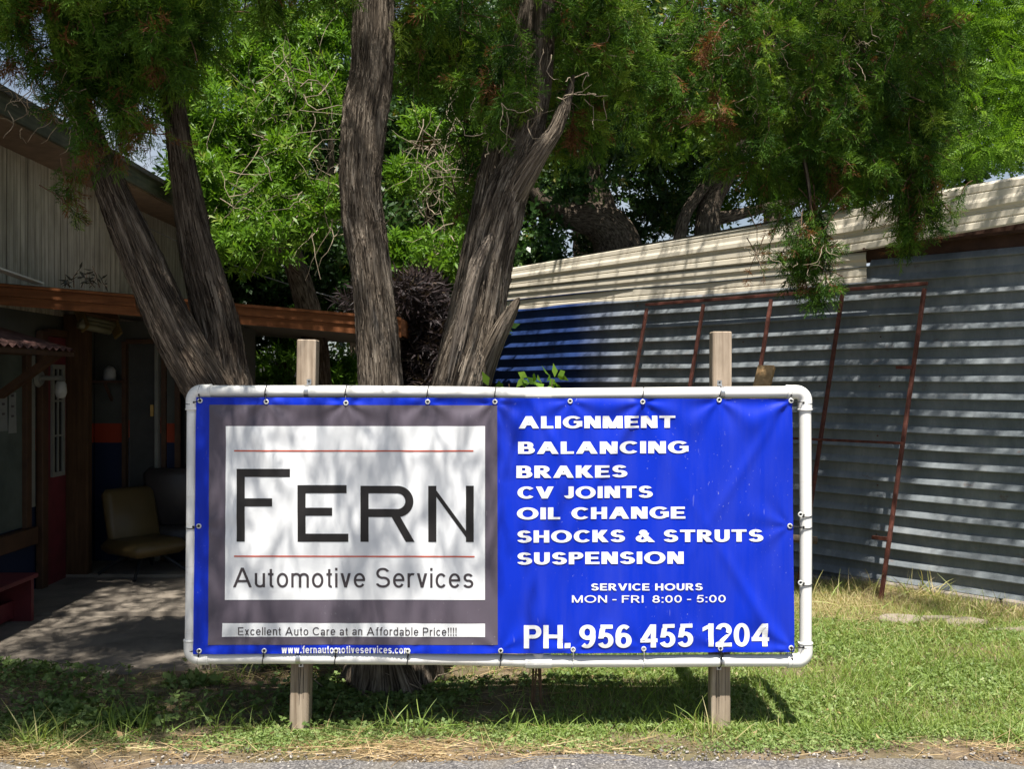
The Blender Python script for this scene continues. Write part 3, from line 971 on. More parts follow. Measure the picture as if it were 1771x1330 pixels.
def corrugated(t0, t1, z0, z1, off, mat, bow=0.0):
    """ribbed sheet: each rib slopes out downwards, is undercut at its lip, then a flat pan"""
    b = MB()
    pitch, amp = 0.135, 0.034
    ph = [(0.0, 0.0), (.03, .03), (.055, .55), (.075, .9), (.10, 1.0), (.14, .97), (.30, .6), (.44, .22), (.50, .06), (.56, 0.0), (.78, .015), (.98, 0.0)]
    rows = []
    k = int((z0 - .03) / pitch) - 1
    while True:
        zb = .03 + k * pitch
        if zb > z1: break
        for f, a_ in ph:
            z = zb + f * pitch
            if z0 <= z <= z1: rows.append((z, a_))
        k += 1
    nt = max(6, int((t1 - t0) / .12))
    base = len(b.v)
    for z, a_ in rows:
        b.add([W(t, z + .004 * math.sin(t * 2.3 + .4 * z), off + amp * a_ * (1 + .10 * math.sin(t * 5.1 + z * 9)) + bow * (math.sin(t * 3.1 + z * 1.3) + .6 * math.sin(t * 9.7 + z * 4.1))) for t in np.linspace(t0, t1, nt + 1)])
    for r in range(len(rows) - 1):
        for c in range(nt):
            a0 = base + r * (nt + 1) + c
            b.face([a0, a0 + 1, a0 + nt + 2, a0 + nt + 1])
    return b.build('wall_sheet', mat, shed, False)


corrugated(-5.0, 0.03, 0.045, 2.665, 0.006, M['galv'], .003)
corrugated(0.0, 2.58, -0.005, 2.62, 0.0, M['galv'], .003)
o = corrugated(2.55, 5.6, -0.02, 2.62, 0.005, M['bluepaint'], .002)
o['label'] = 'wall sheet painted blue'
# sheet edge screws are too small; siding profile (offset, height)
prof_low = [(o_, z) if o_ < .05 else (.036, z) for o_, z in [(.02, 2.475), (.026, 2.49), (.024, 2.525), (.017, 2.533), (.024, 2.541), (.024, 2.595), (.017, 2.603), (.024, 2.611), (.024, 2.655), (.058, 2.678), (.06, 2.712), (.026, 2.735)]]
prof_up = [(o_, z) if o_ < .05 else (.048, z) for o_, z in [(.03, 2.738), (.036, 2.75), (.034, 2.79), (.027, 2.798), (.034, 2.806), (.034, 2.845), (.027, 2.853), (.034, 2.861), (.034, 2.872), (.068, 2.89), (.07, 2.925), (.04, 2.95), (.04, 2.985), (.032, 2.993), (.04, 3.0), (.04, 3.04), (.02, 3.06)]]


def siding(t0, t1, prof, zf, outf, name='siding'):
    b = MB(); nt = max(4, int((t1 - t0) / .3))
    n = len(prof)
    base = len(b.v)
    for i in range(nt + 1):
        t = t0 + (t1 - t0) * i / nt
        b.add([W(t, zf(t, z), o_ + outf(t)) for o_, z in prof])
    for i in range(nt):
        for k in range(n - 1):
            a_ = base + i * n + k
            b.face([a_, a_ + 1, a_ + n + 1, a_ + n])
    return b.build(name, M['tan'], shed)


def zup(t, z):
    top = 3.115 - 0.032 * t
    f = (z - 2.738) / (3.06 - 2.738)
    lo = 2.738 if t > 0.1 else 2.738 + 0.055 * (0.1 - t)
    return lo + f * (top - lo)
siding(0.06, 5.7, prof_low, lambda t, z: z, lambda t: 0.0)
siding(-5.2, 5.7, prof_up, zup, lambda t: 0.012 + 0.10 * min(1, max(0, 0.15 - t) / .6))
b = MB()
for t0, t1 in ((-5.2, 5.7),):
    pts = [W(t0, 3.30, .10), W(t1, 2.93, .03), W(t1, 3.3, -4.5), W(t0, 3.75, -4.5)]
    n = b.add(pts); b.face([n, n + 1, n + 2, n + 3])
    n = b.add([p + np.array([0, 0, -.03]) for p in pts]); b.face([n + 3, n + 2, n + 1, n])
b.build('roof', M['galv'], shed)
b = MB()
b.bar(W(-5.1, 2.84, -.03), W(5.55, 2.80, -.03), .05, .34, (0, 0, 1), bev=.004)
b.bar(W(-5.1, 2.80, .06), W(.07, 2.755, .02), .10, .02)
b.build('eave_beam', M['darkbeam'], shed)
b = MB()
b.bar(W(5.65, 1.3, -2.2), W(5.65, 1.3, -.03), .05, 2.6)
b.build('end_wall', M['galv'], shed)
b = MB()
for t0, t1, h in ((-5.0, -2.4, .045), (-2.385, -1.02, .05), (-1.0, .3, .04), (.31, 5.5, -.01)):
    b.obox((W(t0, h / 2 - .06, .02) + W(t1, h / 2 - .06, .02)) / 2, np.append(WU, 0), np.append(WN, 0), (t1 - t0) / 2, .06, h / 2 + .06, bev=.012)
b.build('foundation', M['block'], shed)

# screw heads along the sheets
b = MB()
for t in (-2.55, -1.25, -.04, 1.25, 2.5, 3.7):
    for k in range(2, 19, 3):
        c = W(t + random.uniform(-.02, .02), .03 + k * .135 + .11, .016)
        b.tube([c, c + np.append(WN, 0) * .006], .006, 6)
b.build('screws', M['rust'], shed)
# rusty rack leaning on the shed
def F(t, s, lift=0.0):
    """t along the shed, s 0 at the top rail to 1 at the ground"""
    off = 0.085 + s * 0.55 + lift
    return W(t + 0.10 * s, 2.43 * (1 - s) - 0.05 * s, off)
rack = thing('rusty_rack', 'rusty red steel rack of five uprights leaning against the shed wall', 'rack', F(1.0, 1))
def t_at(px, z):
    # wall position seen at photo column px
    k = (px - CXP) / FPX
    off = .075
    a_ = W0 + WN * off
    return (a_[0] - k * a_[1]) / (k * WU[1] - WU[0])
tops = [t_at(px, 2.4) for px in (1121, 1219, 1336, 1459, 1601)]
b = MB(); b.bar(F(tops[0] + .02, 0), F(tops[-1] - .02, 0), .028, .028, WN.tolist() + [0], bev=.003); b.build('top_rail', M['rust'], rack)
for t in tops:
    b = MB(); b.bar(F(t, .016), F(t, 1.0), .029, .028, (WU[0], WU[1], 0), bev=.003); b.build('upright', M['rust'], rack)
b = MB(); b.bar(F(tops[0], .5, .03), F(tops[-1], .5, .03), .02, .02, bev=.002); b.build('middle_rail', M['rust'], rack)
for s in (.265, .79):
    b = MB(); b.bar(F(tops[-1] + .005, s, .03), F(tops[-1] + .12, s, .03), .03, .025); b.build('peg', M['rust'], rack)

# lumber behind the rack
lum = MB(); lum.bar((1.42, 7.2, -.02), tuple(P(1326, 634, 8.25)), .14, .045, (-.5, -.8, .3), bev=.003)
tag(lum.build('timber_plank', wood('raw_lumber', (0.33, 0.20, 0.09), (0.55, 0.37, 0.19), (30, 30, 3))), 'raw yellow timber offcut leaning between the rusty rack and shed', 'plank')
lum = MB(); lum.tube([P(1180, 905, 7.5), P(1300, 925, 7.5), P(1413, 935, 7.45)], [.03, .035, .028], 8)
tag(lum.build('fallen_log', M['oakbark'], None, True), 'grey weathered log propped low behind the sign, against the shed', 'log')

# stepping stones along the shed
for k, (px, py, w_, dd, rot, lab) in enumerate(((1560, 1077, .17, .075, .25, 'small flat stepping stone at the far end of the row'), (1624, 1074, .12, .07, -.3, 'small flat stepping stone second from the far end'), (1674, 1083, .14, .08, -.25, 'tilted flat stepping stone in the middle of the row'), (1758, 1094, .19, .08, .1, 'broad flat stepping stone at the near end of the row'))):
    d = EYE * FPX / (py - CYP)
    c = P(px, py, d)
    b = MB()
    n = 14
    ang = np.linspace(0, 2 * math.pi, n, endpoint=False)
    rr = [1 + random.uniform(-.13, .13) for _ in ang]
    pts = [(c[0] + math.cos(a_ + rot) * w_ * r_, c[1] + math.sin(a_ + rot) * dd * r_) for a_, r_ in zip(ang, rr)]
    tilt = [0.012 + .01 * math.sin(3 * k + a_) for a_ in ang]
    n0 = b.add([(x, y, -.03) for x, y in pts]); n1 = b.add([(x, y, .012 + t_) for (x, y), t_ in zip(pts, tilt)]); n2 = b.add([(c[0] + (x - c[0]) * .93, c[1] + (y - c[1]) * .93, .022 + t_) for (x, y), t_ in zip(pts, tilt)])
    for i in range(n):
        j = (i + 1) % n
        b.face([n0 + i, n0 + j, n1 + j, n1 + i]); b.face([n1 + i, n1 + j, n2 + j, n2 + i])
    b.face([n2 + i for i in range(n)])
    tag(b.build('stepping_stone', M['stone']), lab, 'stone', 'stepping stones beside the shed')

# ------------------------------------------------------------------ house on the left with its porch
M['siding'] = wood('grey_board_siding', (0.27, 0.235, 0.19), (0.58, 0.52, 0.43), (26, 26, 1.2), .25)
M['brownfascia'] = wood('brown_fascia', (0.15, 0.05, 0.017), (0.30, 0.108, 0.038), (3, 3, 30), .2)
M['greenfascia'] = wood('dark_eave_board', (0.055, 0.06, 0.045), (0.15, 0.14, 0.10), (3, 3, 30), .2)
M['soffit'] = plain('grey_soffit', (0.17, 0.15, 0.13), 0.85, 0.15, 4)
M['shingle'] = plain('roof_shingle', (0.09, 0.085, 0.08), 0.95, 0.3, 12, 0.4)
M['redpaint'] = plain('dull_red_paint', (0.12, 0.018, 0.024), 0.6, 0.3, 6)
M['brownpaint'] = plain('brown_paint', (0.07, 0.034, 0.016), 0.6, 0.3, 6)
M['whitepaint'] = plain('old_white_paint', (0.20, 0.20, 0.175), 0.6, 0.15, 6)
M['metalwhite'] = plain('white_flashing', (0.55, 0.54, 0.50), 0.5, 0.3, 5)


def mk_band():
    m = N('banded_wall_paint')
    tc = m.n('ShaderNodeTexCoord'); sp = m.n('ShaderNodeSeparateXYZ'); m.l(tc.outputs['Object'], sp.inputs[0])
    def gt(v):
        g = m.n('ShaderNodeMath', operation='GREATER_THAN'); m.l(sp.outputs['Z'], g.inputs[0]); g.inputs[1].default_value = v
        return g.outputs[0]
    f = m.noise(tc.outputs['Object'], 4, 5)
    grey = m.ramp(f, [(0.3, (0.06, 0.065, 0.055)), (0.7, (0.095, 0.095, 0.085))])
    c = m.mix(gt(1.125), (0.009, 0.018, 0.05), (0.30, 0.04, 0.012))
    c = m.mix(gt(1.295), c, grey)
    m.base(c); m.set(0.65, 0, 0.3)
    return m.mat


M['band'] = mk_band()
HX = -3.70
house = thing('board_house', 'grey board-sided house with a dark eave and blue and orange painted lower walls', 'house', (HX - 1.5, 8, 0))
b = MB()
# vertical board siding with grooves, facing the yard
y = 4.6; n = 0; zt, zb_ = 3.40, 2.20
while y < 13.4:
    w_ = random.uniform(.10, .125)
    o_ = random.uniform(0, .004)
    k = b.add([(HX + o_, y + .004, zb_), (HX + o_, y + w_ - .004, zb_), (HX + o_, y + w_ - .004, zt), (HX + o_, y + .004, zt)])
    b.face([k, k + 1, k + 2, k + 3])
    k = b.add([(HX + o_, y + w_ - .004, zb_), (HX - .012, y + w_ - .002, zb_), (HX - .012, y + w_ + .002, zb_), (HX, y + w_ + .004, zb_), (HX + o_, y + w_ - .004, zt), (HX - .012, y + w_ - .002, zt), (HX - .012, y + w_ + .002, zt), (HX, y + w_ + .004, zt)])
    for i in range(3): b.face([k + i, k + i + 1, k + i + 5, k + i + 4])
    y += w_
b.box((HX - .10, 4.6, 2.23), (HX - .0125, 13.4, 3.40)); b.build('board_siding', M['siding'], house)
b = MB(); b.box((HX - .10, 4.6, -.1), (HX - .01, 12.5, 2.22)); b.build('painted_wall', M['band'], house)
b = MB()
# roof: eave overhang 0.42 with fascia
ex = HX + .42
b.box((ex - .03, 4.4, 3.385), (ex, 13.2, 3.56)); b.build('eave_fascia', M['greenfascia'], house)
b = MB(); b.box((HX - .02, 4.4, 3.37), (ex - .032, 13.2, 3.388)); b.build('eave_soffit', plain('eave_soffit_board', (0.19, 0.125, 0.08), .8, .25), house)
b = MB()
pts = [(ex + .03, 4.35, 3.555), (ex + .03, 13.25, 3.555), (HX - 3.2, 13.25, 4.9), (HX - 3.2, 4.35, 4.9)]
k = b.add(pts); b.face([k + 0, k + 1, k + 2, k + 3]); k = b.add([(x, y_, z - .04) for x, y_, z in pts]); b.face([k + 3, k + 2, k + 1, k])
k = b.add([pts[0], pts[1], (pts[1][0], pts[1][1], 3.515), (pts[0][0], pts[0][1], 3.515)]); b.face([k, k + 3, k + 2, k + 1])
b.build('roof', M['shingle'], house)
# lower wing facing the road under the porch
b = MB()
for x0, x1, z0, z1 in ((HX, -3.44, 0, 2.2), (-3.06, -2.98, 0, 2.2), (-3.44, -3.06, 2.02, 2.2), (-2.98, -2.68, 0, .78), (-2.98, -2.68, 1.86, 2.2), (-2.68, -2.40, 0, 2.2)):
    b.box((x0, 8.72, z0), (x1, 8.82, z1))
b.box((-2.48, 8.83, 0), (-2.40, 9.2, 2.15))
b.build('painted_wall', M['band'], house)
M['darkglass'] = plain('dark_window_glass', (0.012, 0.014, 0.015), 0.08, 0.1, 3, 0, 0, 0.6)
# dark window and door on that wing
b = MB(); b.box((-2.98, 8.77, .78), (-2.68, 8.79, 1.86)); w_o = b.build('window', M['darkglass'], house)
b = MB()
for q in (((-2.985, 8.70, .75), (-2.94, 8.73, 1.89)), ((-2.72, 8.70, .75), (-2.675, 8.73, 1.89)), ((-2.94, 8.70, .75), (-2.72, 8.73, .80)), ((-2.94, 8.70, 1.84), (-2.72, 8.73, 1.89))): b.box(*q)
b.build('frame', M['brownpaint'], w_o)
b = MB(); b.box((-3.40, 8.75, .08), (-3.16, 8.79, 2.0)); dr = b.build('door', plain('dark_door', (0.05, 0.05, 0.045), .6, .2), house)
b = MB()
b.box((-3.445, 8.68, .08), (-3.41, 8.74, 2.02)); b.box((-3.41, 8.68, 2.0), (-3.155, 8.74, 2.04))
b.build('frame', M['brownpaint'], dr)
b = MB(); b.box((-3.155, 8.68, .08), (-3.125, 8.74, 2.02)); b.build('jamb', M['whitepaint'], dr)
b = MB(); b.box((-3.185, 8.66, 1.36), (-3.16, 8.68, 1.46)); b.build('hinge', M['brass'], dr)
b = MB(); b.box((-3.10, 8.69, .08), (-3.06, 8.735, 2.02)); b.build('door_trim', M['brownpaint'], house)
# side window with curtain, frame and corner strip
b = MB(); b.box((HX - .005, 4.9, .56), (HX + .004, 7.42, 1.86)); w_o = b.build('window', plain('curtained_glass', (0.10, 0.12, 0.105), 0.18, 0.25, 3), house)
b = MB()
for q in (((HX, 4.8, .42), (HX + .07, 7.54, .55)), ((HX, 7.42, .55), (HX + .04, 7.50, 1.90)), ((HX, 4.8, 1.86), (HX + .03, 7.42, 1.94)), ((HX, 6.15, .55), (HX + .025, 6.2, 1.86))): b.box(*q, bev=.004)
b.build('frame', M['brownpaint'], w_o)
b = MB(); b.box((HX + .002, 7.505, .70), (HX + .035, 7.565, 1.86), bev=.003); b.build('corner_strip', M['whitepaint'], house)
# red door with a slim white glazed light
b = MB(); b.box((HX + .002, 7.74, .05), (HX + .03, 8.09, 2.02)); dr = b.build('door', M['redpaint'], house)
b = MB()
ya, yb_, za, zb2 = 7.82, 8.04, .90, 1.80
for q in (((HX + .03, ya, za), (HX + .048, ya + .035, zb2)), ((HX + .03, yb_ - .035, za), (HX + .048, yb_, zb2)), ((HX + .03, ya + .035, zb2 - .035), (HX + .048, yb_ - .035, zb2)), ((HX + .03, ya + .035, za), (HX + .048, yb_ - .035, za + .035)), ((HX + .03, ya + .1, za + .035), (HX + .044, ya + .118, zb2 - .035)), ((HX + .03, ya + .036, 1.22), (HX + .042, yb_ - .036, 1.235)), ((HX + .03, ya + .036, 1.5), (HX + .042, yb_ - .036, 1.515))): b.box(*q)
gl = b.build('window_grille', M['whitepaint'], dr)
b = MB(); b.box((HX + .03, ya + .036, za + .036), (HX + .034, yb_ - .036, zb2 - .036)); b.build('pane', M['darkglass'], gl)
b = MB(); b.box((HX + .001, 7.64, .0), (HX + .055, 7.735, 2.06), bev=.004); b.box((HX + .001, 7.737, 2.025), (HX + .05, 8.09, 2.08)); b.build('door_frame', M['brownpaint'], house)
b = MB(); b.box((HX + .0, 8.10, .04), (HX + .205, 8.19, 2.22), bev=.006); b.build('porch_post', wood('brown_post', (0.05, 0.024, 0.01), (0.1, 0.052, 0.022)), house)
# porch roof
def zr(x): return 2.36 - 0.0735 * (x - HX)
xr = -0.845
b = MB()
def slopebox(b, x0, x1, y0, y1, dz0, dz1):
    k = b.add([(x0, y0, zr(x0) + dz0), (x1, y0, zr(x1) + dz0), (x1, y1, zr(x1) + dz0), (x0, y1, zr(x0) + dz0), (x0, y0, zr(x0) + dz1), (x1, y0, zr(x1) + dz1), (x1, y1, zr(x1) + dz1), (x0, y1, zr(x0) + dz1)])
    for q in ((3, 2, 1, 0), (4, 5, 6, 7), (0, 1, 5, 4), (1, 2, 6, 5), (2, 3, 7, 6), (3, 0, 4, 7)): b.face([k + i for i in q])
def yf(x): return 6.95 + (x - HX) * 0.19
def fas(b, z0, z1, out, x0=HX + .03, x1=xr):
    th = .02
    k = b.add([(x0, yf(x0) - out, zr(x0) + z0), (x1, yf(x1) - out, zr(x1) + z0), (x1, yf(x1) - out + th, zr(x1) + z0), (x0, yf(x0) - out + th, zr(x0) + z0), (x0, yf(x0) - out, zr(x0) + z1), (x1, yf(x1) - out, zr(x1) + z1), (x1, yf(x1) - out + th, zr(x1) + z1), (x0, yf(x0) - out + th, zr(x0) + z1)])
    for q in ((3, 2, 1, 0), (4, 5, 6, 7), (0, 1, 5, 4), (1, 2, 6, 5), (2, 3, 7, 6), (3, 0, 4, 7)): b.face([k + i for i in q])
fas(b, -.15, -.085, 0.0); fas(b, -.083, -.022, .012); fas(b, -.02, .0, .03)
b.box((xr - .02, yf(xr) + .02, zr(xr) - .13), (xr, 11.5, zr(xr) - .003))
b.build('porch_fascia', M['brownfascia'], house)
b = MB()
k = b.add([(HX, yf(HX) + .02, zr(HX) - .10), (xr - .02, yf(xr) + .02, zr(xr) - .10), (xr - .02, 11.5, zr(xr) - .10), (HX, 11.5, zr(HX) - .10)]); b.face([k + 3, k + 2, k + 1, k])
k = b.add([(HX, yf(HX) - .02, zr(HX) + .004), (xr - .02, yf(xr) - .02, zr(xr) + .004), (xr - .02, 11.5, zr(xr) + .004), (HX, 11.5, zr(HX) + .004)]); b.face([k, k + 1, k + 2, k + 3])
b.build('porch_roof', M['soffit'], house)
b = MB(); b.bar((HX + .02, 6.5, 2.50), (HX + .33, 7.02, 2.36), .10, .012); b.build('flashing', M['metalwhite'], house)
# awning over the side window, with its brace
aw = thing('window_awning', 'small sloping red-brown awning over the curtained side window', 'awning', (HX + .3, 7.1, 1.9))
b = MB()
nn = 44
y0_, y1_ = 4.9, 7.1
pr_ = []
for i in range(nn + 1):
    yy = y0_ + (y1_ - y0_) * i / nn
    pr_.append((yy, .012 * (1 if i % 2 else -1)))
base = len(b.v)
for yy, dz in pr_: b.add([(HX + .002, yy, 2.05 + dz), (HX + .55, yy, 1.885 + dz)])
for i in range(nn): b.face([base + 2 * i, base + 2 * i + 1, base + 2 * i + 3, base + 2 * i + 2])
b.build('awning_sheet', plain('faded_red_awning', (0.10, 0.045, 0.036), 0.7, 0.55, 9), aw)
b = MB(); b.bar((HX + .53, 4.9, 1.855), (HX + .53, 7.09, 1.855), .03, .03); b.bar((HX + .02, 7.075, 2.01), (HX + .51, 7.075, 1.865), .025, .03); b.build('batten', M['brownpaint'], aw)
b = MB(); b.bar((HX + .46, 7.05, 1.87), (HX + .03, 7.05, 1.56), .05, .075, (0, 1, 0)); b.build('brace', M['brownpaint'], aw)
# posted papers
for (y0_, y1_, z0, z1, lab) in ((7.08, 7.2, 1.30, 1.60, 'white notice taped to the curtained window, nearer the street'), (7.21, 7.33, 1.28, 1.58, 'white notice taped to the curtained window, nearer the red door')):
    b = MB()
    b.grid(lambda u, v: (HX + .008 + .004 * math.sin(3 * u + 2 * v), y0_ + (y1_ - y0_) * u, z0 + (z1 - z0) * v), 5, 6)
    o = b.build('paper_notice', plain('notice_paper', (0.22, 0.23, 0.22), .8, .1))
    tag(o, lab, 'notice', 'notices on the window')
    b = MB()
    for zc in (.92, .66, .42): b.box((HX + .0135, y0_ + .03, z0 + (z1 - z0) * zc - .008), (HX + .0145, y1_ - .05, z0 + (z1 - z0) * zc + .008))
    b.build('print', M['darkv'], o)
# wall lamp (jam-jar glass on an arm)
lamp = thing('wall_lamp', 'white wall lamp with a glass jar shade beside the red door', 'lamp', (HX, 7.6, 1.68))
b = MB()
for i_, (r_, x_) in enumerate(()): pass
b.tube([(HX + .04, 7.6, 1.69), (HX + .065, 7.6, 1.69)], [.075, .055], 20); b.build('wall_plate', M['whitepaint'], lamp)
b = MB(); b.tube([(HX + .06, 7.6, 1.69), (HX + .2, 7.62, 1.69), (HX + .215, 7.62, 1.665)], [.02, .02, .03], 10); b.build('arm', M['whitepaint'], lamp)
b = MB(); b.tube([(HX + .205, 7.62, 1.665), (HX + .205, 7.62, 1.64), (HX + .205, 7.62, 1.58), (HX + .205, 7.62, 1.545), (HX + .205, 7.62, 1.53)], [.03, .04, .046, .035, .015], 14); b.build('glass_jar', plain('frosted_glass', (0.4, 0.4, 0.38), .2, .1), lamp, True)
# ceiling tube light hung under the porch roof
cl = thing('ceiling_light', 'long ribbed fluorescent light fixed under the porch ceiling', 'light', P(170, 552, 8.05))
A0, A1 = P(140, 550, 7.9), P(200, 563, 8.2)
dv = (A1 - A0)
b = MB()
for i in range(5):
    off = np.array([0, .0, 0]) + np.array([.0, .04, .028]) * (i - 2)
    b.tube([A0 + dv * .06 + off, A1 - dv * .06 + off], .03, 10)
b.build('diffuser', plain('ribbed_diffuser', (0.17, 0.16, 0.10), .4, .1), cl, True)
for q in (0, .95):
    b = MB(); b.obox(A0 + dv * (q + .025), dv, (0, .8, .5), np.linalg.norm(dv) * .035, .115, .05, bev=.02); b.build('end_cap', plain('yellowed_cap', (0.15, 0.10, 0.03), .5, .1), cl)
b = MB(); b.obox(A0 + dv * .5 + np.array([0, .02, .085]), dv, (0, .8, .5), np.linalg.norm(dv) * .48, .06, .018); b.build('mounting_plate', M['brownpaint'], cl)
# shelf with bits and pieces on the wing wall
sh = thing('wall_shelf', 'dark wall shelf beside the door under the porch', 'shelf', (-3.5, 8.6, 1.66))
b = MB(); b.box((-3.66, 8.52, 1.655), (-3.42, 8.715, 1.675)); b.build('board', M['darkbeam'], sh)
b = MB(); b.bar((-3.54, 8.70, 1.5), (-3.54, 8.55, 1.65), .02, .02); b.build('bracket', M['darkbeam'], sh)
b = MB(); b.tube([(-3.52, 8.6, 1.676), (-3.52, 8.6, 1.72), (-3.515, 8.6, 1.77), (-3.51, 8.6, 1.80)], [.05, .055, .05, .02], 12)
tag(b.build('jar', plain('cloudy_jar', (0.3, 0.3, 0.3), .3, .1), None, True), 'cloudy grey jar standing on the dark porch shelf', 'jar')
# tan lounge chair
M['tanvinyl'] = plain('tan_vinyl', (0.105, 0.072, 0.028), 0.42, 0.15, 5, 0.05)
M['blackmetal'] = plain('black_chair_leg', (0.012, 0.014, 0.016), 0.5, 0.1)
ch = thing('lounge_chair', 'low tan vinyl lounge chair on dark splayed legs under the porch', 'chair', (-3.12, 8.25, .08))
ca, sa = math.cos(-.62), math.sin(-.62)
def cp(x, y, z): return np.array([-3.05 + ca * x - sa * y, 8.17 + sa * x + ca * y, z])   # x = right of sitter's front, y = depth
ux, uy = np.array([ca, sa, 0]), np.array([-sa, ca, 0])
b = MB(); b.obox(cp(.02, -.02, .305), ux, uy, .27, .25, .06, bev=.045); b.build('seat', M['tanvinyl'], ch, True)
b = MB()
bx = np.array([0, 0, 1.0])
k = len(b.v)
b.obox(cp(-.235, .03, .53), ux * .25 + np.array([0, 0, -.97]) * -1 * -1, uy, .24, .24, .055, bev=.04); b.build('backrest', M['tanvinyl'], ch, True)
for (x_, y_) in ((.2, -.22), (.2, .2), (-.2, -.22), (-.2, .2)):
    b = MB(); b.tube([cp(x_ * .35, y_ * .35, .25), cp(x_ * 1.25, y_ * 1.2, .078)], [.022, .012], 8); b.build('leg', M['blackmetal'], ch)
# dark recliner behind it
M['darkleather'] = plain('dark_leather', (0.045, 0.038, 0.036), 0.45, 0.2, 6)
rc = thing('recliner', 'dark leather recliner pushed against the wall behind the tan chair', 'recliner', (-2.92, 8.5, .08))
b = MB(); b.obox((-2.95, 8.60, .56), (1, 0, 0), (0, 1, .2), .25, .06, .36, bev=.05); b.build('backrest', M['darkleather'], rc, True)
b = MB(); b.box((-3.12, 8.47, .2), (-2.74, 8.56, .42), bev=.04); b.build('seat', M['darkleather'], rc, True)
b = MB(); b.box((-2.735, 8.34, .09), (-2.62, 8.56, .62), bev=.04); b.build('armrest', M['darkleather'], rc, True)
# red bench on the near left
bn = thing('red_bench', 'low dull red wooden bench standing along the house wall', 'bench', (-3.45, 6.3, .02))
b = MB(); b.box((-3.69, 5.2, .322), (-3.24, 6.73, .352), bev=.004); b.build('top', M['redpaint'], bn)
b = MB(); b.box((-3.66, 6.69, .02), (-3.27, 6.725, .321)); b.build('end_panel', M['redpaint'], bn)
b = MB(); b.box((-3.66, 5.22, .02), (-3.27, 5.255, .321)); b.build('end_panel', M['redpaint'], bn)
b = MB(); b.box((-3.42, 5.26, .05), (-3.39, 6.688, .17)); b.build('stretcher', M['redpaint'], bn)
# pale wall seen beneath the porch, far behind
b = MB(); b.box((-4.5, 14.6, -.1), (-1.9, 14.75, 2.0)); b.box((-2.35, 14.58, .3), (-2.12, 14.60, 1.75))
tag(b.build('garden_wall', plain('pale_plaster', (0.42, 0.42, 0.38), .9, .2, 3)), 'pale plaster garden wall glimpsed beneath the porch roof', 'wall')
# service wire
b = MB()
a_, c_ = P(430, 468, 10.5), P(760, 545, 11.5)
b.tube([a_ + (c_ - a_) * t + np.array([0, 0, -.25 * 4 * t * (1 - t) * .3]) for t in np.linspace(-.6, 1.4, 24)], .006, 6)
tag(b.build('service_wire', plain('grey_cable', (0.25, 0.25, 0.25), .6, .1)), 'thin grey service wire strung behind the trees above the porch', 'wire')

# ------------------------------------------------------------------ leaves
def norm(v): return v / (np.linalg.norm(v, axis=-1, keepdims=True) + 1e-9)


def basis(d, roll):
    """rotation matrices whose first column is d"""
    d = norm(d)
    up = np.tile(np.array([0.0, 0.0, 1.0]), (len(d), 1))
    bad = np.abs(d[:, 2]) > .98
    up[bad] = (1, 0, 0)
    y = norm(np.cross(up, d)); z = np.cross(d, y)
    c, s = np.cos(roll)[:, None], np.sin(roll)[:, None]
    return np.stack([d, y * c + z * s, -y * s + z * c], -1)


class Scatter:
    def __init__(s): s.V, s.Q, s.T, s.n = [], [], [], 0

    def put(s, temps, pos, dirs, scale, tint, roll=None, jit=.12):
        n = len(pos)
        if n == 0: return
        if roll is None: roll = rng.uniform(0, 2 * math.pi, n)
        Rm = basis(dirs, roll)
        which = rng.integers(0, len(temps), n)
        scale = np.broadcast_to(scale, n); tint = np.broadcast_to(tint, n)
        for k, (tv, tq, tt) in enumerate(temps):
            m = which == k
            c = int(m.sum())
            if not c: continue
            v = np.einsum('nij,kj->nki', Rm[m], tv) * scale[m][:, None, None] + pos[m][:, None, :]
            q = tq[None] + (np.arange(c) * len(tv))[:, None, None] + s.n
            t = np.clip(tint[m][:, None] + tt[None] + rng.uniform(-jit, jit, (c, len(tq))), 0, 1)
            s.V.append(v.reshape(-1, 3)); s.Q.append(q.reshape(-1, 4)); s.T.append(t.ravel()); s.n += c * len(tv)

    def build(s, name, mat, parent=None):
        return np_mesh(name, np.concatenate(s.V), np.concatenate(s.Q), mat, parent, np.concatenate(s.T))


def seg_quads(segs):
    """thin flat quads along (a, b, w) segments"""
    V, Q = [], []
    for a, b_, w0, w1 in segs:
        a = np.array(a); b_ = np.array(b_); d = b_ - a
        p = np.cross(d, rng.normal(size=3)); p /= np.linalg.norm(p) + 1e-9
        n = len(V)
        V += [a - p * w0, a + p * w0, b_ + p * w1, b_ - p * w1]
        Q.append([n, n + 1, n + 2, n + 3])
    return np.array(V), np.array(Q), np.zeros(len(Q))


def t_juniper():
    segs = []
    Ln = .13
    x = 0; side = 1
    ang0 = 0
    prev = np.zeros(3)
    steps = 9
    for i in range(steps):
        d = np.array([1, rng.normal() * .18, rng.normal() * .18]); d /= np.linalg.norm(d)
        nxt = prev + d * Ln / steps
        segs.append((prev, nxt, .0017, .0015))
        for sd in (-1, 1):
            if rng.random() < .2: continue
            bl = (.055 * (1 - i / steps) + .016) * rng.uniform(.6, 1.2)
            bd = np.array([.75, sd * .75, rng.normal() * .45]); bd /= np.linalg.norm(bd)
            m_ = nxt + bd * bl * .5 + rng.normal(size=3) * .002
            e = m_ + (bd + np.array([.35, 0, rng.normal() * .2])) * bl * .45
            segs.append((nxt, m_, .0019, .0019)); segs.append((m_, e, .0019, .0008))
            if bl > .028:
                for s2 in (-1, 1):
                    e2 = m_ + (bd + np.array([.3, s2 * .6, rng.normal() * .4])) * bl * .3
                    segs.append((m_, e2, .0018, .0008))
        prev = nxt
    return seg_quads(segs)


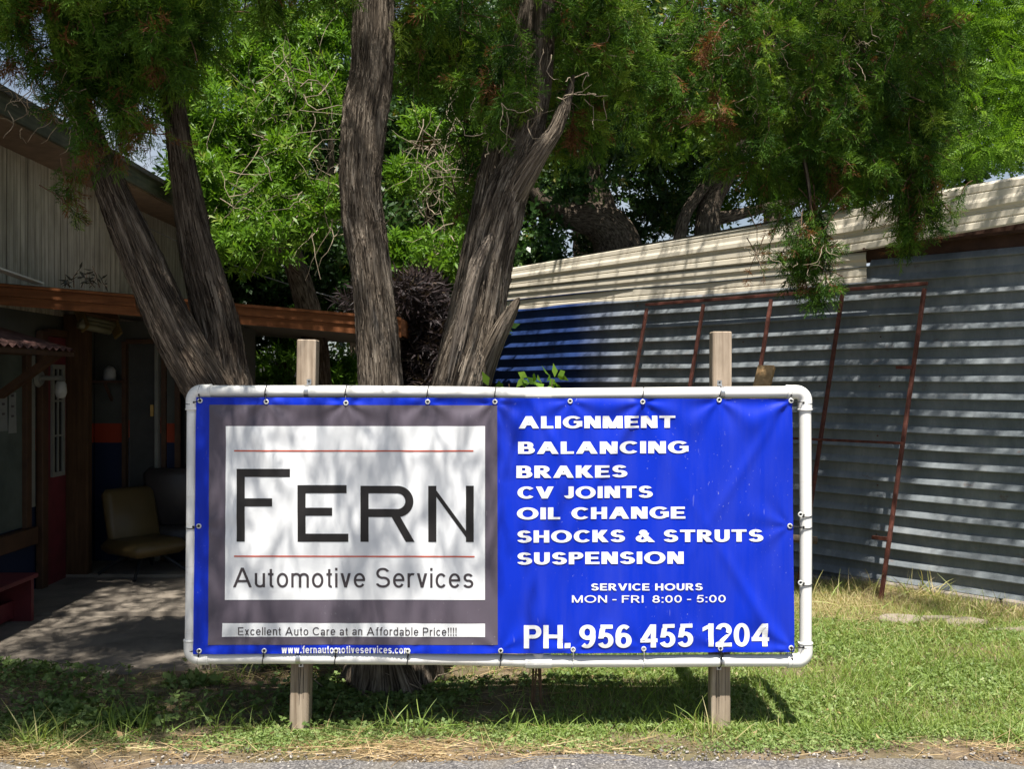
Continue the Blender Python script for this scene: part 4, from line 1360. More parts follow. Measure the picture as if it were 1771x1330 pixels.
def leaf_quad(base, d, Ln, w, nrm, curl=.12):
    d = d / np.linalg.norm(d); s_ = np.cross(d, nrm); s_ /= np.linalg.norm(s_) + 1e-9
    nn = np.cross(s_, d)
    m = base + d * Ln * .45
    return [base, m + s_ * w + nn * curl * w * 2, base + d * Ln - nn * curl * Ln, m - s_ * w + nn * curl * w * 2]


def t_whorl(n, Ln, w, axis, spread=1.0):
    V, Q = [], []
    for i in range(n):
        f = i / n
        a_ = i * 2.4 + rng.normal() * .3
        b_ = np.array([axis * f, 0, 0])
        sp = spread * (1.15 - .5 * f)
        d = np.array([.55 + .5 * f, math.cos(a_) * sp, math.sin(a_) * sp])
        nrm = np.array([1.0, -math.cos(a_) * .5, -math.sin(a_) * .5]) + rng.normal(size=3) * .25
        k = len(V)
        V += leaf_quad(b_, d, Ln * rng.uniform(.7, 1.2), w * rng.uniform(.8, 1.2), nrm)
        Q.append([k, k + 1, k + 2, k + 3])
    return np.array(V), np.array(Q), rng.uniform(-.1, .1, len(Q))


def t_frond(n, Ln, lw, ll):
    V, Q = [], []
    for i in range(n):
        f = (i + 1) / n
        x = Ln * f; z = -.35 * Ln * f * f
        for sd in (-1, 1):
            k = len(V)
            V += leaf_quad(np.array([x, 0, z]), np.array([.45, sd, -.25 * f]), ll * (1 - .4 * abs(f - .5)) * rng.uniform(.85, 1.1), lw, np.array([0.2, rng.normal() * .3, 1.0]))
            Q.append([k, k + 1, k + 2, k + 3])
    k = len(V)
    V += [np.array([0, .002, 0]), np.array([0, -.002, 0]), np.array([Ln, -.001, -.35 * Ln]), np.array([Ln, .001, -.35 * Ln])]; Q.append([k, k + 1, k + 2, k + 3])
    return np.array(V), np.array(Q), rng.uniform(-.06, .06, len(Q))


TJ = [t_juniper() for _ in range(10)]
TW = [t_whorl(10, .085, .0105, .10) for _ in range(8)]
TO = [t_whorl(10, .05, .012, .14, .9) for _ in range(8)]
TP = [t_frond(10, .26, .009, .05) for _ in range(5)]
TS = [t_whorl(12, .10, .007, .10, .9) for _ in range(6)]


def ell(n, c, r, shell=.0):
    """points in an ellipsoid, pushed towards its skin by shell"""
    v = norm(rng.normal(size=(n, 3)))
    u = rng.random(n) ** (1 / 3)
    u = u * (1 - shell) + shell * (0.75 + .25 * rng.random(n))
    return np.array(c) + v * u[:, None] * np.array(r), v


def blob(px, py, d, rx, ry, rd):
    k = d / FPX
    return P(px, py, d), (rx * k, rd, ry * k)


def inframe(p, mar=25):
    x, y = proj(p)
    return (p[:, 1] > .3) & (x > -mar) & (x < 1771 + mar) & (y > -mar) & (y < 1330 + mar)


# ------------------------------------------------------------------ trunks with ridged bark
def spline(pts, n):
    pts = np.array(pts, float)
    p = np.vstack([2 * pts[0] - pts[1], pts, 2 * pts[-1] - pts[-2]])
    out = []
    m = len(pts) - 1
    for i in range(n):
        s = i / (n - 1) * m; k = min(int(s), m - 1); t = s - k
        a, b_, c, d = p[k], p[k + 1], p[k + 2], p[k + 3]
        out.append(.5 * ((2 * b_) + (c - a) * t + (2 * a - 5 * b_ + 4 * c - d) * t * t + (3 * b_ - a - 3 * c + d) * t ** 3))
    return np.array(out)


def trunk(name, pts, mat, parent, seg=72, step=.02, ridge=.11, flare=0.0, seed=1, twist=.6, strips=0, slim=1.0):
    """pts: (x, y, z, r)"""
    rg = np.random.default_rng(seed)
    Ln = sum(np.linalg.norm(np.array(pts[i + 1][:3]) - np.array(pts[i][:3])) for i in range(len(pts) - 1))
    n = max(8, int(Ln / step))
    sp = spline(pts, n)
    C, Rr = sp[:, :3], np.maximum(sp[:, 3] * slim, .004)
    T = norm(np.gradient(C, axis=0))
    u = np.cross(T[0], (0, 1, 0)); u /= np.linalg.norm(u)
    th = np.linspace(0, 2 * math.pi, seg, endpoint=False)
    ks = np.concatenate([[2, 3, 4, 5, 7], rg.integers(8, max(11, seg // 3), 7)])
    amp = np.concatenate([[.5, .45, .35, .3, .3], np.full(7, .40)])
    ph = rg.uniform(0, 6.28, len(ks)); wl = rg.uniform(-3.2, 3.2, len(ks)); w2 = rg.uniform(3, 11, len(ks)); p2 = rg.uniform(0, 6.28, len(ks))
    knots = [(rg.uniform(0, 6.28), rg.uniform(0, Ln), rg.uniform(-.16, .2)) for _ in range(int(Ln * 2.5))]
    V = []
    s = 0
    for i in range(n):
        if i: s += np.linalg.norm(C[i] - C[i - 1])
        u = u - T[i] * u.dot(T[i]); u /= np.linalg.norm(u); w = np.cross(T[i], u)
        mod = np.zeros(seg)
        for k, a_, p_, l_, q2, pp in zip(ks, amp, ph, wl, w2, p2):
            mod += a_ * np.cos(k * (th + twist * s * .25) + p_ + l_ * s + 1.2 * math.sin(q2 * s + pp)) * (.65 + .5 * math.sin(q2 * .6 * s + 2 * pp))
        for kt, ks_, ka in knots:
            dth = (th - kt + math.pi) % (2 * math.pi) - math.pi
            mod = mod + ka * np.exp(-(dth / .38) ** 2 - ((s - ks_) / .07) ** 2) / max(ridge * .6, .02)
        fl = 1 + flare * max(0, 1 - s / .35) ** 2 * (1 + .45 * np.cos(5 * th + 1) + .3 * np.cos(3 * th))
        r = Rr[i] * (1 + ridge * mod * .6 + rg.normal(0, .012, seg)) * fl
        V.append(C[i] + (np.cos(th) * r)[:, None] * u + (np.sin(th) * r)[:, None] * w)
    V = np.concatenate(V)
    i_, k_ = np.meshgrid(np.arange(n - 1), np.arange(seg), indexing='ij')
    k2 = (k_ + 1) % seg
    Q = np.stack([i_ * seg + k_, i_ * seg + k2, (i_ + 1) * seg + k2, (i_ + 1) * seg + k_], -1).reshape(-1, 4)
    circ = 2 * math.pi * float(np.mean(Rr))
    uu = k_.ravel() / seg * circ / .7; u2 = (k_.ravel() + 1) / seg * circ / .7; v0 = i_.ravel() * step; v1 = v0 + step
    uv = np.stack([np.stack([uu, v0], -1), np.stack([u2, v0], -1), np.stack([u2, v1], -1), np.stack([uu, v1], -1)], 1).reshape(-1, 2)
    circ0 = circ
    if strips:
        G = V.reshape(n, seg, 3)
        nrm = norm(G - C[:, None, :])
        sv, sq, su = [], [], []
        for _ in range(int(strips * Ln)):
            L_ = int(rg.integers(3, 9)); i0 = int(rg.integers(0, max(1, n - L_ - 1))); k0 = int(rg.integers(0, seg))
            w_ = rg.uniform(.0012, .0042); lift = rg.uniform(.002, .011) * (1 if rg.random() < .9 else 2.2); rev = rg.random() < .5
            b0 = len(V) + len(sv)
            m_ = 4
            for q in range(m_ + 1):
                f = q / m_; ii_ = i0 + f * L_; ia = int(ii_); fr = ii_ - ia; ib = min(ia + 1, n - 1)
                pt = G[ia, k0] * (1 - fr) + G[ib, k0] * fr
                nn = nrm[ia, k0]
                tg = np.cross(T[ia], nn)
                e = f if rev else 1 - f
                pt = pt + nn * (.0015 + lift * e * e) + tg * rg.normal() * .0012
                ww = w_ * (1 - .75 * abs(f - .5))
                sv += [pt - tg * ww, pt + tg * ww]
                if q < m_:
                    sq.append([b0 + 2 * q, b0 + 2 * q + 1, b0 + 2 * q + 3, b0 + 2 * q + 2])
                    uq = k0 / seg * circ0 / .7 + .02; su += [(uq, i0 * step + f * .1), (uq + .006, i0 * step + f * .1), (uq + .006, i0 * step + f * .1 + .03), (uq, i0 * step + f * .1 + .03)]
        if sv:
            V = np.concatenate([V, np.array(sv)]); Q = np.concatenate([Q, np.array(sq)]); uv = np.concatenate([uv, np.array(su)])
    return np_mesh(name, V, Q, mat, parent, None, True, uv)


def tp(px, py, d, wpx):
    p = P(px, py, d); return (p[0], p[1], p[2], wpx / 2 * d / FPX)


jun = thing('juniper_tree', 'old juniper with four leaning shaggy-barked trunks behind the sign', 'tree', (-.75, 5.4, 0))
base0 = (-.72, 5.42)
trunk('trunk', [(base0[0] + .0, base0[1], -.05, .20), (base0[0] - .03, base0[1], .25, .185), (-1.05, 5.36, .75, .165), tp(440, 800, 5.3, 125), tp(372, 692, 5.25, 104), tp(297, 562, 5.2, 92), tp(238, 432, 5.15, 78), tp(181, 295, 5.1, 60), tp(140, 190, 5.1, 52), tp(108, 80, 5.05, 44), tp(80, -60, 5.0, 36), tp(40, -400, 4.8, 24)], M['barkb'], jun, 84, .018, .12, .35, 3, .6, 520, .80)
trunk('trunk', [tp(470, 850, 5.42, 90), tp(428, 750, 5.42, 86), tp(395, 655, 5.4, 82), tp(376, 560, 5.4, 82), tp(342, 430, 5.4, 70), tp(318, 300, 5.4, 52), tp(303, 200, 5.4, 44), tp(287, 95, 5.4, 37), tp(262, -60, 5.4, 32), tp(230, -420, 5.3, 22)], M['barkb'], jun, 84, .018, .12, 0, 4, .6, 520, .86)
trunk('trunk', [(base0[0] + .04, base0[1] - .03, -.05, .17), tp(662, 1060, 5.33, 110), tp(668, 860, 5.3, 90), tp(658, 670, 5.3, 80), tp(650, 560, 5.3, 73), tp(637, 450, 5.28, 68), tp(628, 380, 5.28, 73), tp(624, 300, 5.25, 74), tp(632, 200, 5.25, 80), tp(643, 130, 5.25, 78), tp(648, 20, 5.25, 72), tp(648, -100, 5.2, 64), tp(630, -500, 5.0, 40)], M['bark'], jun, 84, .018, .12, .75, 5, .6, 520, .93)
trunk('trunk', [(base0[0] + .13, base0[1] + .02, -.05, .17), tp(715, 1050, 5.4, 110), tp(755, 830, 5.4, 110), tp(795, 670, 5.4, 104), tp(826, 560, 5.4, 92), tp(846, 450, 5.4, 86), tp(876, 340, 5.4, 80), tp(905, 265, 5.4, 62), tp(925, 195, 5.4, 46), tp(938, 95, 5.4, 42), tp(945, -60, 5.4, 34), tp(985, -420, 5.5, 24)], M['bark'], jun, 84, .018, .13, .4, 6, .6, 520, .90)
trunk('trunk', [tp(770, 680, 5.62, 50), tp(800, 560, 5.62, 56), tp(826, 430, 5.62, 50), tp(850, 300, 5.62, 44), tp(885, 160, 5.62, 44), tp(915, 40, 5.62, 40), tp(930, -150, 5.62, 34)], M['bark'], jun, 48, .025, .12, 0, 7, .6, 200)
trunk('limb', [tp(868, 400, 5.42, 30), tp(888, 338, 5.36, 42), tp(925, 275, 5.3, 36), tp(957, 230, 5.28, 26), tp(972, 195, 5.28, 22), tp(985, 160, 5.32, 12), tp(992, 130, 5.36, 5)], M['bark'], jun, 48, .02, .12, 0, 8, .6, 200)
trunk('limb', [tp(822, 720, 5.42, 20), tp(838, 645, 5.36, 34), tp(858, 590, 5.28, 30), tp(876, 555, 5.25, 26), tp(893, 524, 5.23, 14), tp(898, 515, 5.22, 3)], M['bark'], jun, 40, .012, .16, 0, 9)
trunk('bark_scar', [tp(768, 700, 5.32, 10), tp(790, 610, 5.29, 24), tp(806, 540, 5.28, 26), tp(820, 480, 5.26, 26), tp(833, 440, 5.25, 24), tp(846, 412, 5.25, 11), tp(851, 402, 5.25, 2)], bark('pale_stripped_wood', (0.07, 0.055, 0.045), (0.27, 0.22, 0.175), (0.47, 0.40, 0.33)), jun, 48, .012, .2, 0, 10, .6, 300)
# main limbs that carry the right-hand canopy
trunk('limb', [tp(942, -40, 5.42, 34), tp(1080, -110, 5.8, 28), tp(1250, -90, 6.3, 22), tp(1420, -10, 6.7, 16), tp(1520, 120, 6.9, 9)], M['bark'], jun, 24, .04, .1, 0, 11)
trunk('limb', [tp(1250, -90, 6.3, 18), tp(1345, 90, 6.75, 10), tp(1395, 300, 6.6, 7), tp(1405, 440, 6.6, 3)], M['bark'], jun, 16, .04, .1, 0, 12)

# visible juniper foliage: boughs that droop from the limbs
jc = Scatter()
jt = MB()          # live twigs
SPRAY_DEAD = .15


def bough(p, d, L_, ns, sc, dead=.06, tint=.42):
    d = d / np.linalg.norm(d)
    n = 6
    pts = [p]
    dd = d.copy()
    for i in range(n):
        dd = dd + np.array([rng.normal() * .18, rng.normal() * .18, -.16 + rng.normal() * .1]); dd /= np.linalg.norm(dd)
        pts.append(pts[-1] + dd * L_ / n)
    jt.tube(pts, [.004, .0038, .0034, .003, .0024, .0018, .001], 4, caps=False)
    pts = np.array(pts)
    f = rng.uniform(.15, 1, ns) * n
    k = np.minimum(f.astype(int), n - 1)
    pos = pts[k] + (pts[k + 1] - pts[k]) * (f - k)[:, None]
    dirs = norm(pts[k + 1] - pts[k]) + rng.normal(size=(ns, 3)) * .55 + np.array([0, 0, -.12])
    tint = tint + rng.normal() * .2
    if rng.random() < .025: dead = .8
    dt = rng.random(ns) < dead
    tn = np.where(dt, .95, np.clip(tint + rng.normal(size=ns) * .14, 0, .8))
    jc.put(TJ, pos, dirs, rng.uniform(.65, 1.2, ns) * sc, tn, None, .05)


def mass(px, py, d, rx, ry, rd, n, ns=15, L_=.34, sc=1.08, dead=.032, tint=.46, down=.35, shell=.2):
    c, r = blob(px, py, d, rx, ry, rd)
    pos, v = ell(n, c, r, shell)
    for p, q in zip(pos, v):
        dr = q * .6 + rng.normal(size=3) * .55 + np.array([0, -.15, -down])
        bough(p - dr / np.linalg.norm(dr) * L_ * .5, dr, L_ * rng.uniform(.7, 1.2), ns, sc, dead, tint)


for a_ in (
    (90, 10, 4.9, 130, 70, .4, 62), (230, 50, 5.0, 130, 80, .4, 85), (180, 140, 4.95, 80, 60, .25, 26), (370, -30, 5.2, 120, 45, .4, 26), (520, -50, 5.2, 90, 36, .4, 16), (275, 110, 5.2, 45, 70, .2, 18),
    (760, 20, 5.6, 110, 80, .5, 60), (760, 120, 5.7, 80, 50, .4, 14), (990, 40, 5.6, 120, 110, .5, 80), (880, 130, 5.25, 50, 80, .2, 20), (850, 210, 5.85, 45, 70, .2, 16), (980, 200, 5.9, 70, 80, .3, 22), (1070, 100, 6.1, 110, 100, .5, 46), (812, 340, 5.7, 28, 80, .12, 12),
    (1240, 70, 6.5, 160, 120, .6, 72), (1420, 100, 6.7, 170, 150, .6, 108), (1560, 90, 6.9, 110, 130, .5, 76), (1560, 230, 6.9, 80, 90, .4, 70), (1330, 250, 6.7, 90, 70, .4, 34), (1450, 270, 6.8, 90, 70, .4, 60), (1170, 210, 6.5, 70, 50, .4, 12),
):
    mass(*a_)
mass(1400, 395, 6.55, 42, 75, .2, 24, 16, .32, 1.0, .06, .38, .9)
mass(1420, 470, 6.55, 30, 45, .15, 9, 16, .28, 1.0, .08, .4, .9)
mass(1582, 350, 6.75, 48, 65, .2, 28, 16, .3, 1.0, .08, .45, .8)
mass(1625, 325, 6.8, 35, 20, .15, 6, 14, .25, .9, .05, .5, .3)
# thin brown hanging bits on the left
mass(60, 110, 4.95, 70, 40, .2, 5, 8, .4, .85, .75, .4, .9)
mass(215, 230, 5.0, 60, 60, .2, 14, 10, .34, .85, .45, .45, .9)
mass(120, 300, 5.0, 30, 60, .1, 6, 9, .3, .8, .4, .45, .9)
mass(20, 50, 4.9, 40, 50, .3, 12, 9, .4, .9, .7, .4, .9)
mass(1310, 420, 6.5, 14, 35, .1, 3, 5, .3, .7, .6, .4, 1.0)

# the rest of the crown above the frame: it shades the yard below it
def shade(targets, zlo, zhi, n, per=10, sc=1.6, spread=.22, keep=None):
    """boughs high in the crown, between the given places and the sun"""
    idx = rng.integers(0, len(targets), n)
    z = rng.uniform(zlo, zhi, n)
    p = targets[idx]
    pos = p + SUN[None] / SUN[2] * (z - p[:, 2])[:, None]
    pos = np.repeat(pos, per, 0) + rng.normal(size=(n * per, 3)) * spread
    pos = pos[~inframe(pos, 60)]
    dirs = rng.normal(size=pos.shape) + np.array([0, 0, -.3])
    jc.put(TJ, pos, dirs, rng.uniform(.8, 1.3, len(pos)) * sc, np.clip(.4 + rng.normal(size=len(pos)) * .15, 0, .8), None, .05)


def rect_t(n, x0, x1, y0, y1, z0, z1):
    return np.stack([rng.uniform(x0, x1, n), rng.uniform(y0, y1, n), rng.uniform(z0, z1, n)], -1)


# over the porch slab and the left verge
shade(rect_t(4000, -5.0, -1.5, 5.2, 8.4, 0, .1), 3.9, 6.2, 150, 13, 1.9, .2)
shade(rect_t(4000, -3.3, -1.5, 4.72, 5.6, 0, .1), 3.9, 5.6, 105, 10, 2.0, .2)
# dapples on the left half of the banner
shade(rect_t(2000, -1.5, -.12, 4.6, 4.66, .3, 1.66), 3.7, 5.4, 26, 8, 1.25, .15)
# the leaning trunks and house siding
shade(rect_t(2000, -2.4, -1.3, 5.1, 5.4, 1.6, 3.2), 3.9, 5.8, 9, 10, 1.6, .2)
shade(rect_t(3000, -3.9, -3.3, 6.0, 10, 2.2, 3.5), 4.4, 6.2, 85, 10, 2.0, .25)
shade(rect_t(3000, -3.4, -.9, 6.9, 7.7, 2.1, 2.4), 4.2, 6.0, 70, 10, 1.8, .2)
shade(rect_t(2000, -.9, .4, 5.2, 5.5, 1.6, 3.3), 4.2, 6.2, 24, 10, 1.8, .22)
# above the visible boughs
shade(np.concatenate([ell(500, *blob(a_[0], a_[1], a_[2], a_[3], a_[4], a_[5]))[0] for a_ in ((100, 40, 4.9, 160, 120, .4), (300, 30, 5.1, 200, 120, .4), (500, 0, 5.2, 100, 60, .4), (760, 60, 5.6, 130, 120, .5))]), 4.2, 6.0, 42, 12, 1.6, .16)
shade(np.concatenate([ell(500, *blob(a_[0], a_[1], a_[2], a_[3], a_[4], a_[5]))[0] for a_ in ((980, 100, 5.6, 130, 160, .5), (1240, 120, 6.5, 180, 180, .6), (1430, 140, 6.7, 190, 200, .6), (1570, 150, 6.9, 100, 160, .5))]), 4.6, 6.6, 42, 12, 1.6, .16)
# dapples on the shed wall
wt = np.stack([W(t, z) for t, z in zip(rng.uniform(-2.5, 2.4, 2500), rng.uniform(0.0, 2.6, 2500))])
shade(wt, 4.4, 6.0, 84, 11, 1.2, .13)
shade(np.stack([W(t, z) for t, z in zip(rng.uniform(-2.3, .4, 900), rng.uniform(0.0, 2.6, 900))]), 4.6, 6.0, 26, 10, 1.25, .13)
shade(np.stack([W(t, z) for t, z in zip(rng.uniform(2.3, 4.6, 900), rng.uniform(0.8, 2.3, 900))]), 5.2, 6.4, 32, 9, 1.3, .18)
shade(np.stack([W(t, z) for t, z in zip(rng.uniform(-2.5, 1.2, 900), rng.uniform(2.7, 3.1, 900))]), 4.6, 5.8, 16, 9, 1.3, .2)
shade(np.stack([W(t, z, .5) for t, z in zip(rng.uniform(-1.5, 1.5, 900), rng.uniform(0, .05, 900))]), 4.4, 6.0, 46, 9, 1.3, .16)
jc.build('crown', M['juniper'], jun)
jt.build('twigs', M['browntwig'], jun)

# dead curly twigs
dt = MB()
for (px, py, d, rx, ry, n) in ((60, 160, 4.9, 70, 70, 40), (160, 190, 5.0, 60, 60, 25), (420, 200, 5.2, 20, 20, 0), (870, 210, 5.2, 60, 80, 18), (1250, 110, 6.3, 120, 120, 40), (1440, 110, 6.5, 130, 120, 34), (1320, 420, 6.45, 20, 50, 8), (1400, 420, 6.5, 35, 70, 16), (980, 130, 5.3, 90, 100, 22)):
    c, r = blob(px, py, d, rx, ry, .3)
    pos, v = ell(max(n, 1), c, r, .3)
    for p in pos[:n]:
        pts = [p]; dd = rng.normal(size=3) + np.array([0, 0, -.9])
        for i in range(7):
            dd = norm(dd + rng.normal(size=3) * .55); pts.append(pts[-1] + dd * rng.uniform(.015, .045))
        dt.tube(pts, [.0028, .0026, .0024, .0022, .002, .0016, .0014, .0008], 4, caps=False)
dt.build('dead_twigs', M['twig'], jun)


# ------------------------------------------------------------------ broadleaf trees behind
def leaf_tree(name, label, cat, base, tk, blobs, temps, mat, barkmat, sc, tint, group=None, twig=None, up=.25, shell=.45):
    t = thing(name, label, cat, base)
    if group: t['group'] = group
    for k, pts in enumerate(tk):
        trunk('trunk' if k == 0 else 'limb', pts, barkmat, t, 20, .06, .08, .3 if k == 0 else 0, sum(map(ord, label)) % 97 + k)
    s = Scatter()
    for (px, py, d, rx, ry, rd, n) in blobs:
        c, r = blob(px, py, d, rx, ry, rd)
        # several lobes inside each mass
        nl = max(4, n // 45)
        lc, lv = ell(nl, c, np.array(r) * .72, .4)
        lr = np.array(r) * rng.uniform(.16, .46, (nl, 1))
        w_ = rng.integers(0, nl, n)
        v = norm(rng.normal(size=(n, 3)))
        rad = (1 - shell) * rng.random(n) ** .33 + shell
        pos = lc[w_] + v * rad[:, None] * lr[w_]
        dirs = v + rng.normal(size=(n, 3)) * .45 + np.array([0, -.1, up])
        s.put(temps, pos, dirs, sc * rng.uniform(.75, 1.25, n), np.clip(tint + rng.normal(size=n) * .2 + (lv[w_, 2] * 0), 0, 1))
    s.build('crown', mat, t)
    if twig:
        b = MB()
        for (px, py, d, rx, ry, rd, n) in twig:
            c, r = blob(px, py, d, rx, ry, rd)
            pos, v = ell(n, c, r, .2)
            for p in pos:
                pts = [p]; dd = norm(rng.normal(size=3) + np.array([0, 0, .5 * rng.choice([-1, 1])]))
                L_ = rng.uniform(.25, .8)
                for i in range(7):
                    dd = norm(dd + rng.normal(size=3) * .28); pts.append(pts[-1] + dd * L_ / 7)
                r0 = rng.uniform(.0025, .006)
                b.tube(pts, [r0 * (1 - i / 9) for i in range(8)], 5, caps=False)
        b.build('bare_twigs', M['twig'], t)
    return t


def tk(*a): return [tp(*q) for q in a]


leaf_tree('narrow_leaf_tree', 'bright green sunlit narrow-leaved tree between the leaning trunks and middle trunk', 'tree', P(560, 830, 10.3) * [1, 1, 0],
          [tk((560, 925, 10.5, 50), (545, 600, 10.5, 44), (500, 420, 10.3, 34), (470, 250, 10.2, 22), (460, 80, 10.1, 12)), tk((520, 470, 10.3, 22), (430, 380, 9.9, 14), (370, 320, 9.7, 8)), tk((510, 430, 10.3, 20), (570, 300, 9.9, 12), (560, 150, 9.8, 8))],
          [(470, 210, 9.8, 150, 120, .5, 1250), (350, 330, 9.2, 70, 110, .4, 480), (520, 340, 9.3, 95, 110, .45, 560), (440, 430, 9.0, 95, 60, .35, 300), (430, 80, 10.4, 190, 90, .5, 1300), (570, 90, 10.3, 80, 110, .5, 800), (480, -40, 10.9, 180, 60, .5, 700), (330, 190, 10.0, 60, 90, .4, 420)],
          TW, M['willowleaf'], M['oakbark'], .95, .5, shell=.22, twig=[(510, 210, 9.5, 100, 120, .4, 80), (560, 340, 9.1, 50, 80, .3, 30), (420, 340, 9.0, 80, 80, .3, 22)])
leaf_tree('twiggy_tree', 'pale bare tangled twigs with few leaves between the middle and right trunks', 'tree', P(760, 830, 9.9) * [1, 1, 0],
          [tk((742, 940, 10.0, 26), (745, 620, 10.0, 22), (740, 420, 9.9, 16), (750, 250, 9.8, 8))],
          [(720, 430, 9.2, 55, 60, .3, 200), (745, 270, 9.8, 80, 80, .4, 260), (700, 320, 9.6, 40, 60, .3, 130), (770, 140, 10.3, 110, 110, .5, 720), (690, 480, 9.2, 30, 50, .3, 80), (800, 420, 9.5, 50, 90, .4, 260), (830, 260, 10, 50, 80, .4, 220)],
          TW, M['willowleaf'], M['oakbark'], .9, .45, shell=.22, twig=[(740, 310, 9.5, 50, 80, .35, 62), (760, 420, 9.5, 45, 80, .3, 34), (770, 240, 9.6, 60, 50, .3, 20)])
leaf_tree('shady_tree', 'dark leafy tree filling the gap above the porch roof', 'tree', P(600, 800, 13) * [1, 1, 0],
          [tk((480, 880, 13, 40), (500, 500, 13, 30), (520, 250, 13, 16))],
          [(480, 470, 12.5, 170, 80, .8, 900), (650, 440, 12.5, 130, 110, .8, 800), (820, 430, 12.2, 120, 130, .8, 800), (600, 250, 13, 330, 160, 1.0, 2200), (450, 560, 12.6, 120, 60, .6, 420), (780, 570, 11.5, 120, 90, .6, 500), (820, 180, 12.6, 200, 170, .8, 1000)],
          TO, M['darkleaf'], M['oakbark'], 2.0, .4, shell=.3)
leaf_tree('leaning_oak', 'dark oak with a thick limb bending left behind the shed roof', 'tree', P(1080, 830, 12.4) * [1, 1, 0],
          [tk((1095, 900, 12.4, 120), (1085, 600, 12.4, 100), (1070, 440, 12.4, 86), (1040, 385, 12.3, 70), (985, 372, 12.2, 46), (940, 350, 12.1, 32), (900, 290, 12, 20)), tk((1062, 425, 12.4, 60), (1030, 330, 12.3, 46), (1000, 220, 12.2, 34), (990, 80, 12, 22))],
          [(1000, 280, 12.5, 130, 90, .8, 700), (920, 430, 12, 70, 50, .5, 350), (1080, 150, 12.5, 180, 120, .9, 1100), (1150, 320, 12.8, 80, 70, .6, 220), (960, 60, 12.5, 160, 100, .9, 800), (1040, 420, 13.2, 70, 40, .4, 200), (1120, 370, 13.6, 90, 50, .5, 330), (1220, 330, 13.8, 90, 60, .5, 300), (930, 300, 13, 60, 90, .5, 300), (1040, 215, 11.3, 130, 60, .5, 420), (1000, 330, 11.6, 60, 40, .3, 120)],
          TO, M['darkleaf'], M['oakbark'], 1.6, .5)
leaf_tree('forked_oak', 'forked oak with pale sunlit trunk rising behind the shed roof ridge', 'tree', P(1225, 830, 12.0) * [1, 1, 0],
          [tk((1215, 900, 12, 80), (1220, 600, 12, 62), (1224, 400, 12, 44), (1232, 345, 12, 38), (1262, 290, 11.9, 28), (1300, 180, 11.8, 18)), tk((1180, 900, 11.9, 40), (1160, 560, 11.9, 30), (1178, 400, 11.9, 22), (1205, 340, 11.9, 19), (1255, 285, 11.8, 17), (1330, 230, 11.7, 10)), tk((1228, 380, 12, 22), (1270, 372, 11.9, 20), (1320, 360, 11.8, 16), (1400, 340, 11.7, 10))],
          [(1300, 220, 12.3, 130, 70, .8, 420), (1250, 120, 12.3, 170, 110, .9, 1000), (1400, 180, 12.3, 140, 110, .8, 850), (1160, 230, 12.6, 100, 70, .6, 380), (1400, 320, 12.6, 130, 50, .6, 420), (1290, 350, 13.0, 110, 40, .6, 90), (1500, 300, 12.3, 90, 60, .6, 420), (1250, 215, 11.2, 120, 50, .5, 330), (1450, 60, 12, 190, 110, .9, 1100)],
          TO, M['limeleaf'], M['oakbark'], 1.6, .5)
leaf_tree('feather_leaf_tree', 'bright yellow-green feathery-leaved tree overhanging the shed roof', 'tree', P(1800, 830, 10.5) * [1, 1, 0],
          [tk((1850, 900, 10.5, 60), (1840, 500, 10.5, 50), (1800, 250, 10.2, 34), (1740, 80, 9.8, 20)), tk((1805, 270, 10.2, 22), (1720, 220, 9.7, 12), (1670, 240, 9.4, 7))],
          [(1740, 180, 9.6, 90, 110, .6, 560), (1700, 250, 9.3, 60, 50, .4, 170), (1780, 60, 9.8, 110, 100, .6, 560), (1660, 60, 10, 70, 90, .5, 240), (1800, 260, 9.6, 70, 50, .5, 190), (1620, 260, 9.9, 60, 60, .4, 160)],
          TP, M['yellowleaf'], M['oakbark'], .8, .45, up=-.15)
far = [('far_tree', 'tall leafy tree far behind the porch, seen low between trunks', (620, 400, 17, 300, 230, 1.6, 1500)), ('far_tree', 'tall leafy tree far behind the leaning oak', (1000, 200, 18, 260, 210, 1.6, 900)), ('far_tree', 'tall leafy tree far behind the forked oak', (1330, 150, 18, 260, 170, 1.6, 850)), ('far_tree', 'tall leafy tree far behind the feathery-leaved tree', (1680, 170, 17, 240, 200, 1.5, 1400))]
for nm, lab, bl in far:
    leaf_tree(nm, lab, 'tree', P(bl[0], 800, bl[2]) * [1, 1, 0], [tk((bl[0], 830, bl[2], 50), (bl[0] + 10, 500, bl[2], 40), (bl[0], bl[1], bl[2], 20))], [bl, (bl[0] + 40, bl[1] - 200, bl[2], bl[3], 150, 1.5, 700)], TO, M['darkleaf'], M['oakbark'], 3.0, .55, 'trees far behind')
# high oak canopy out of frame, shading what stands behind the shed
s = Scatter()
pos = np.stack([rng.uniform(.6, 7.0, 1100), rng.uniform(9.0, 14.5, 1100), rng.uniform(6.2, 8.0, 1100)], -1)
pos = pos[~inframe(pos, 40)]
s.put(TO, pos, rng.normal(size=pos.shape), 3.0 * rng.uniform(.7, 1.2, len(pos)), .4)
s.build('crown', M['darkleaf'], bpy.data.objects['forked_oak'])

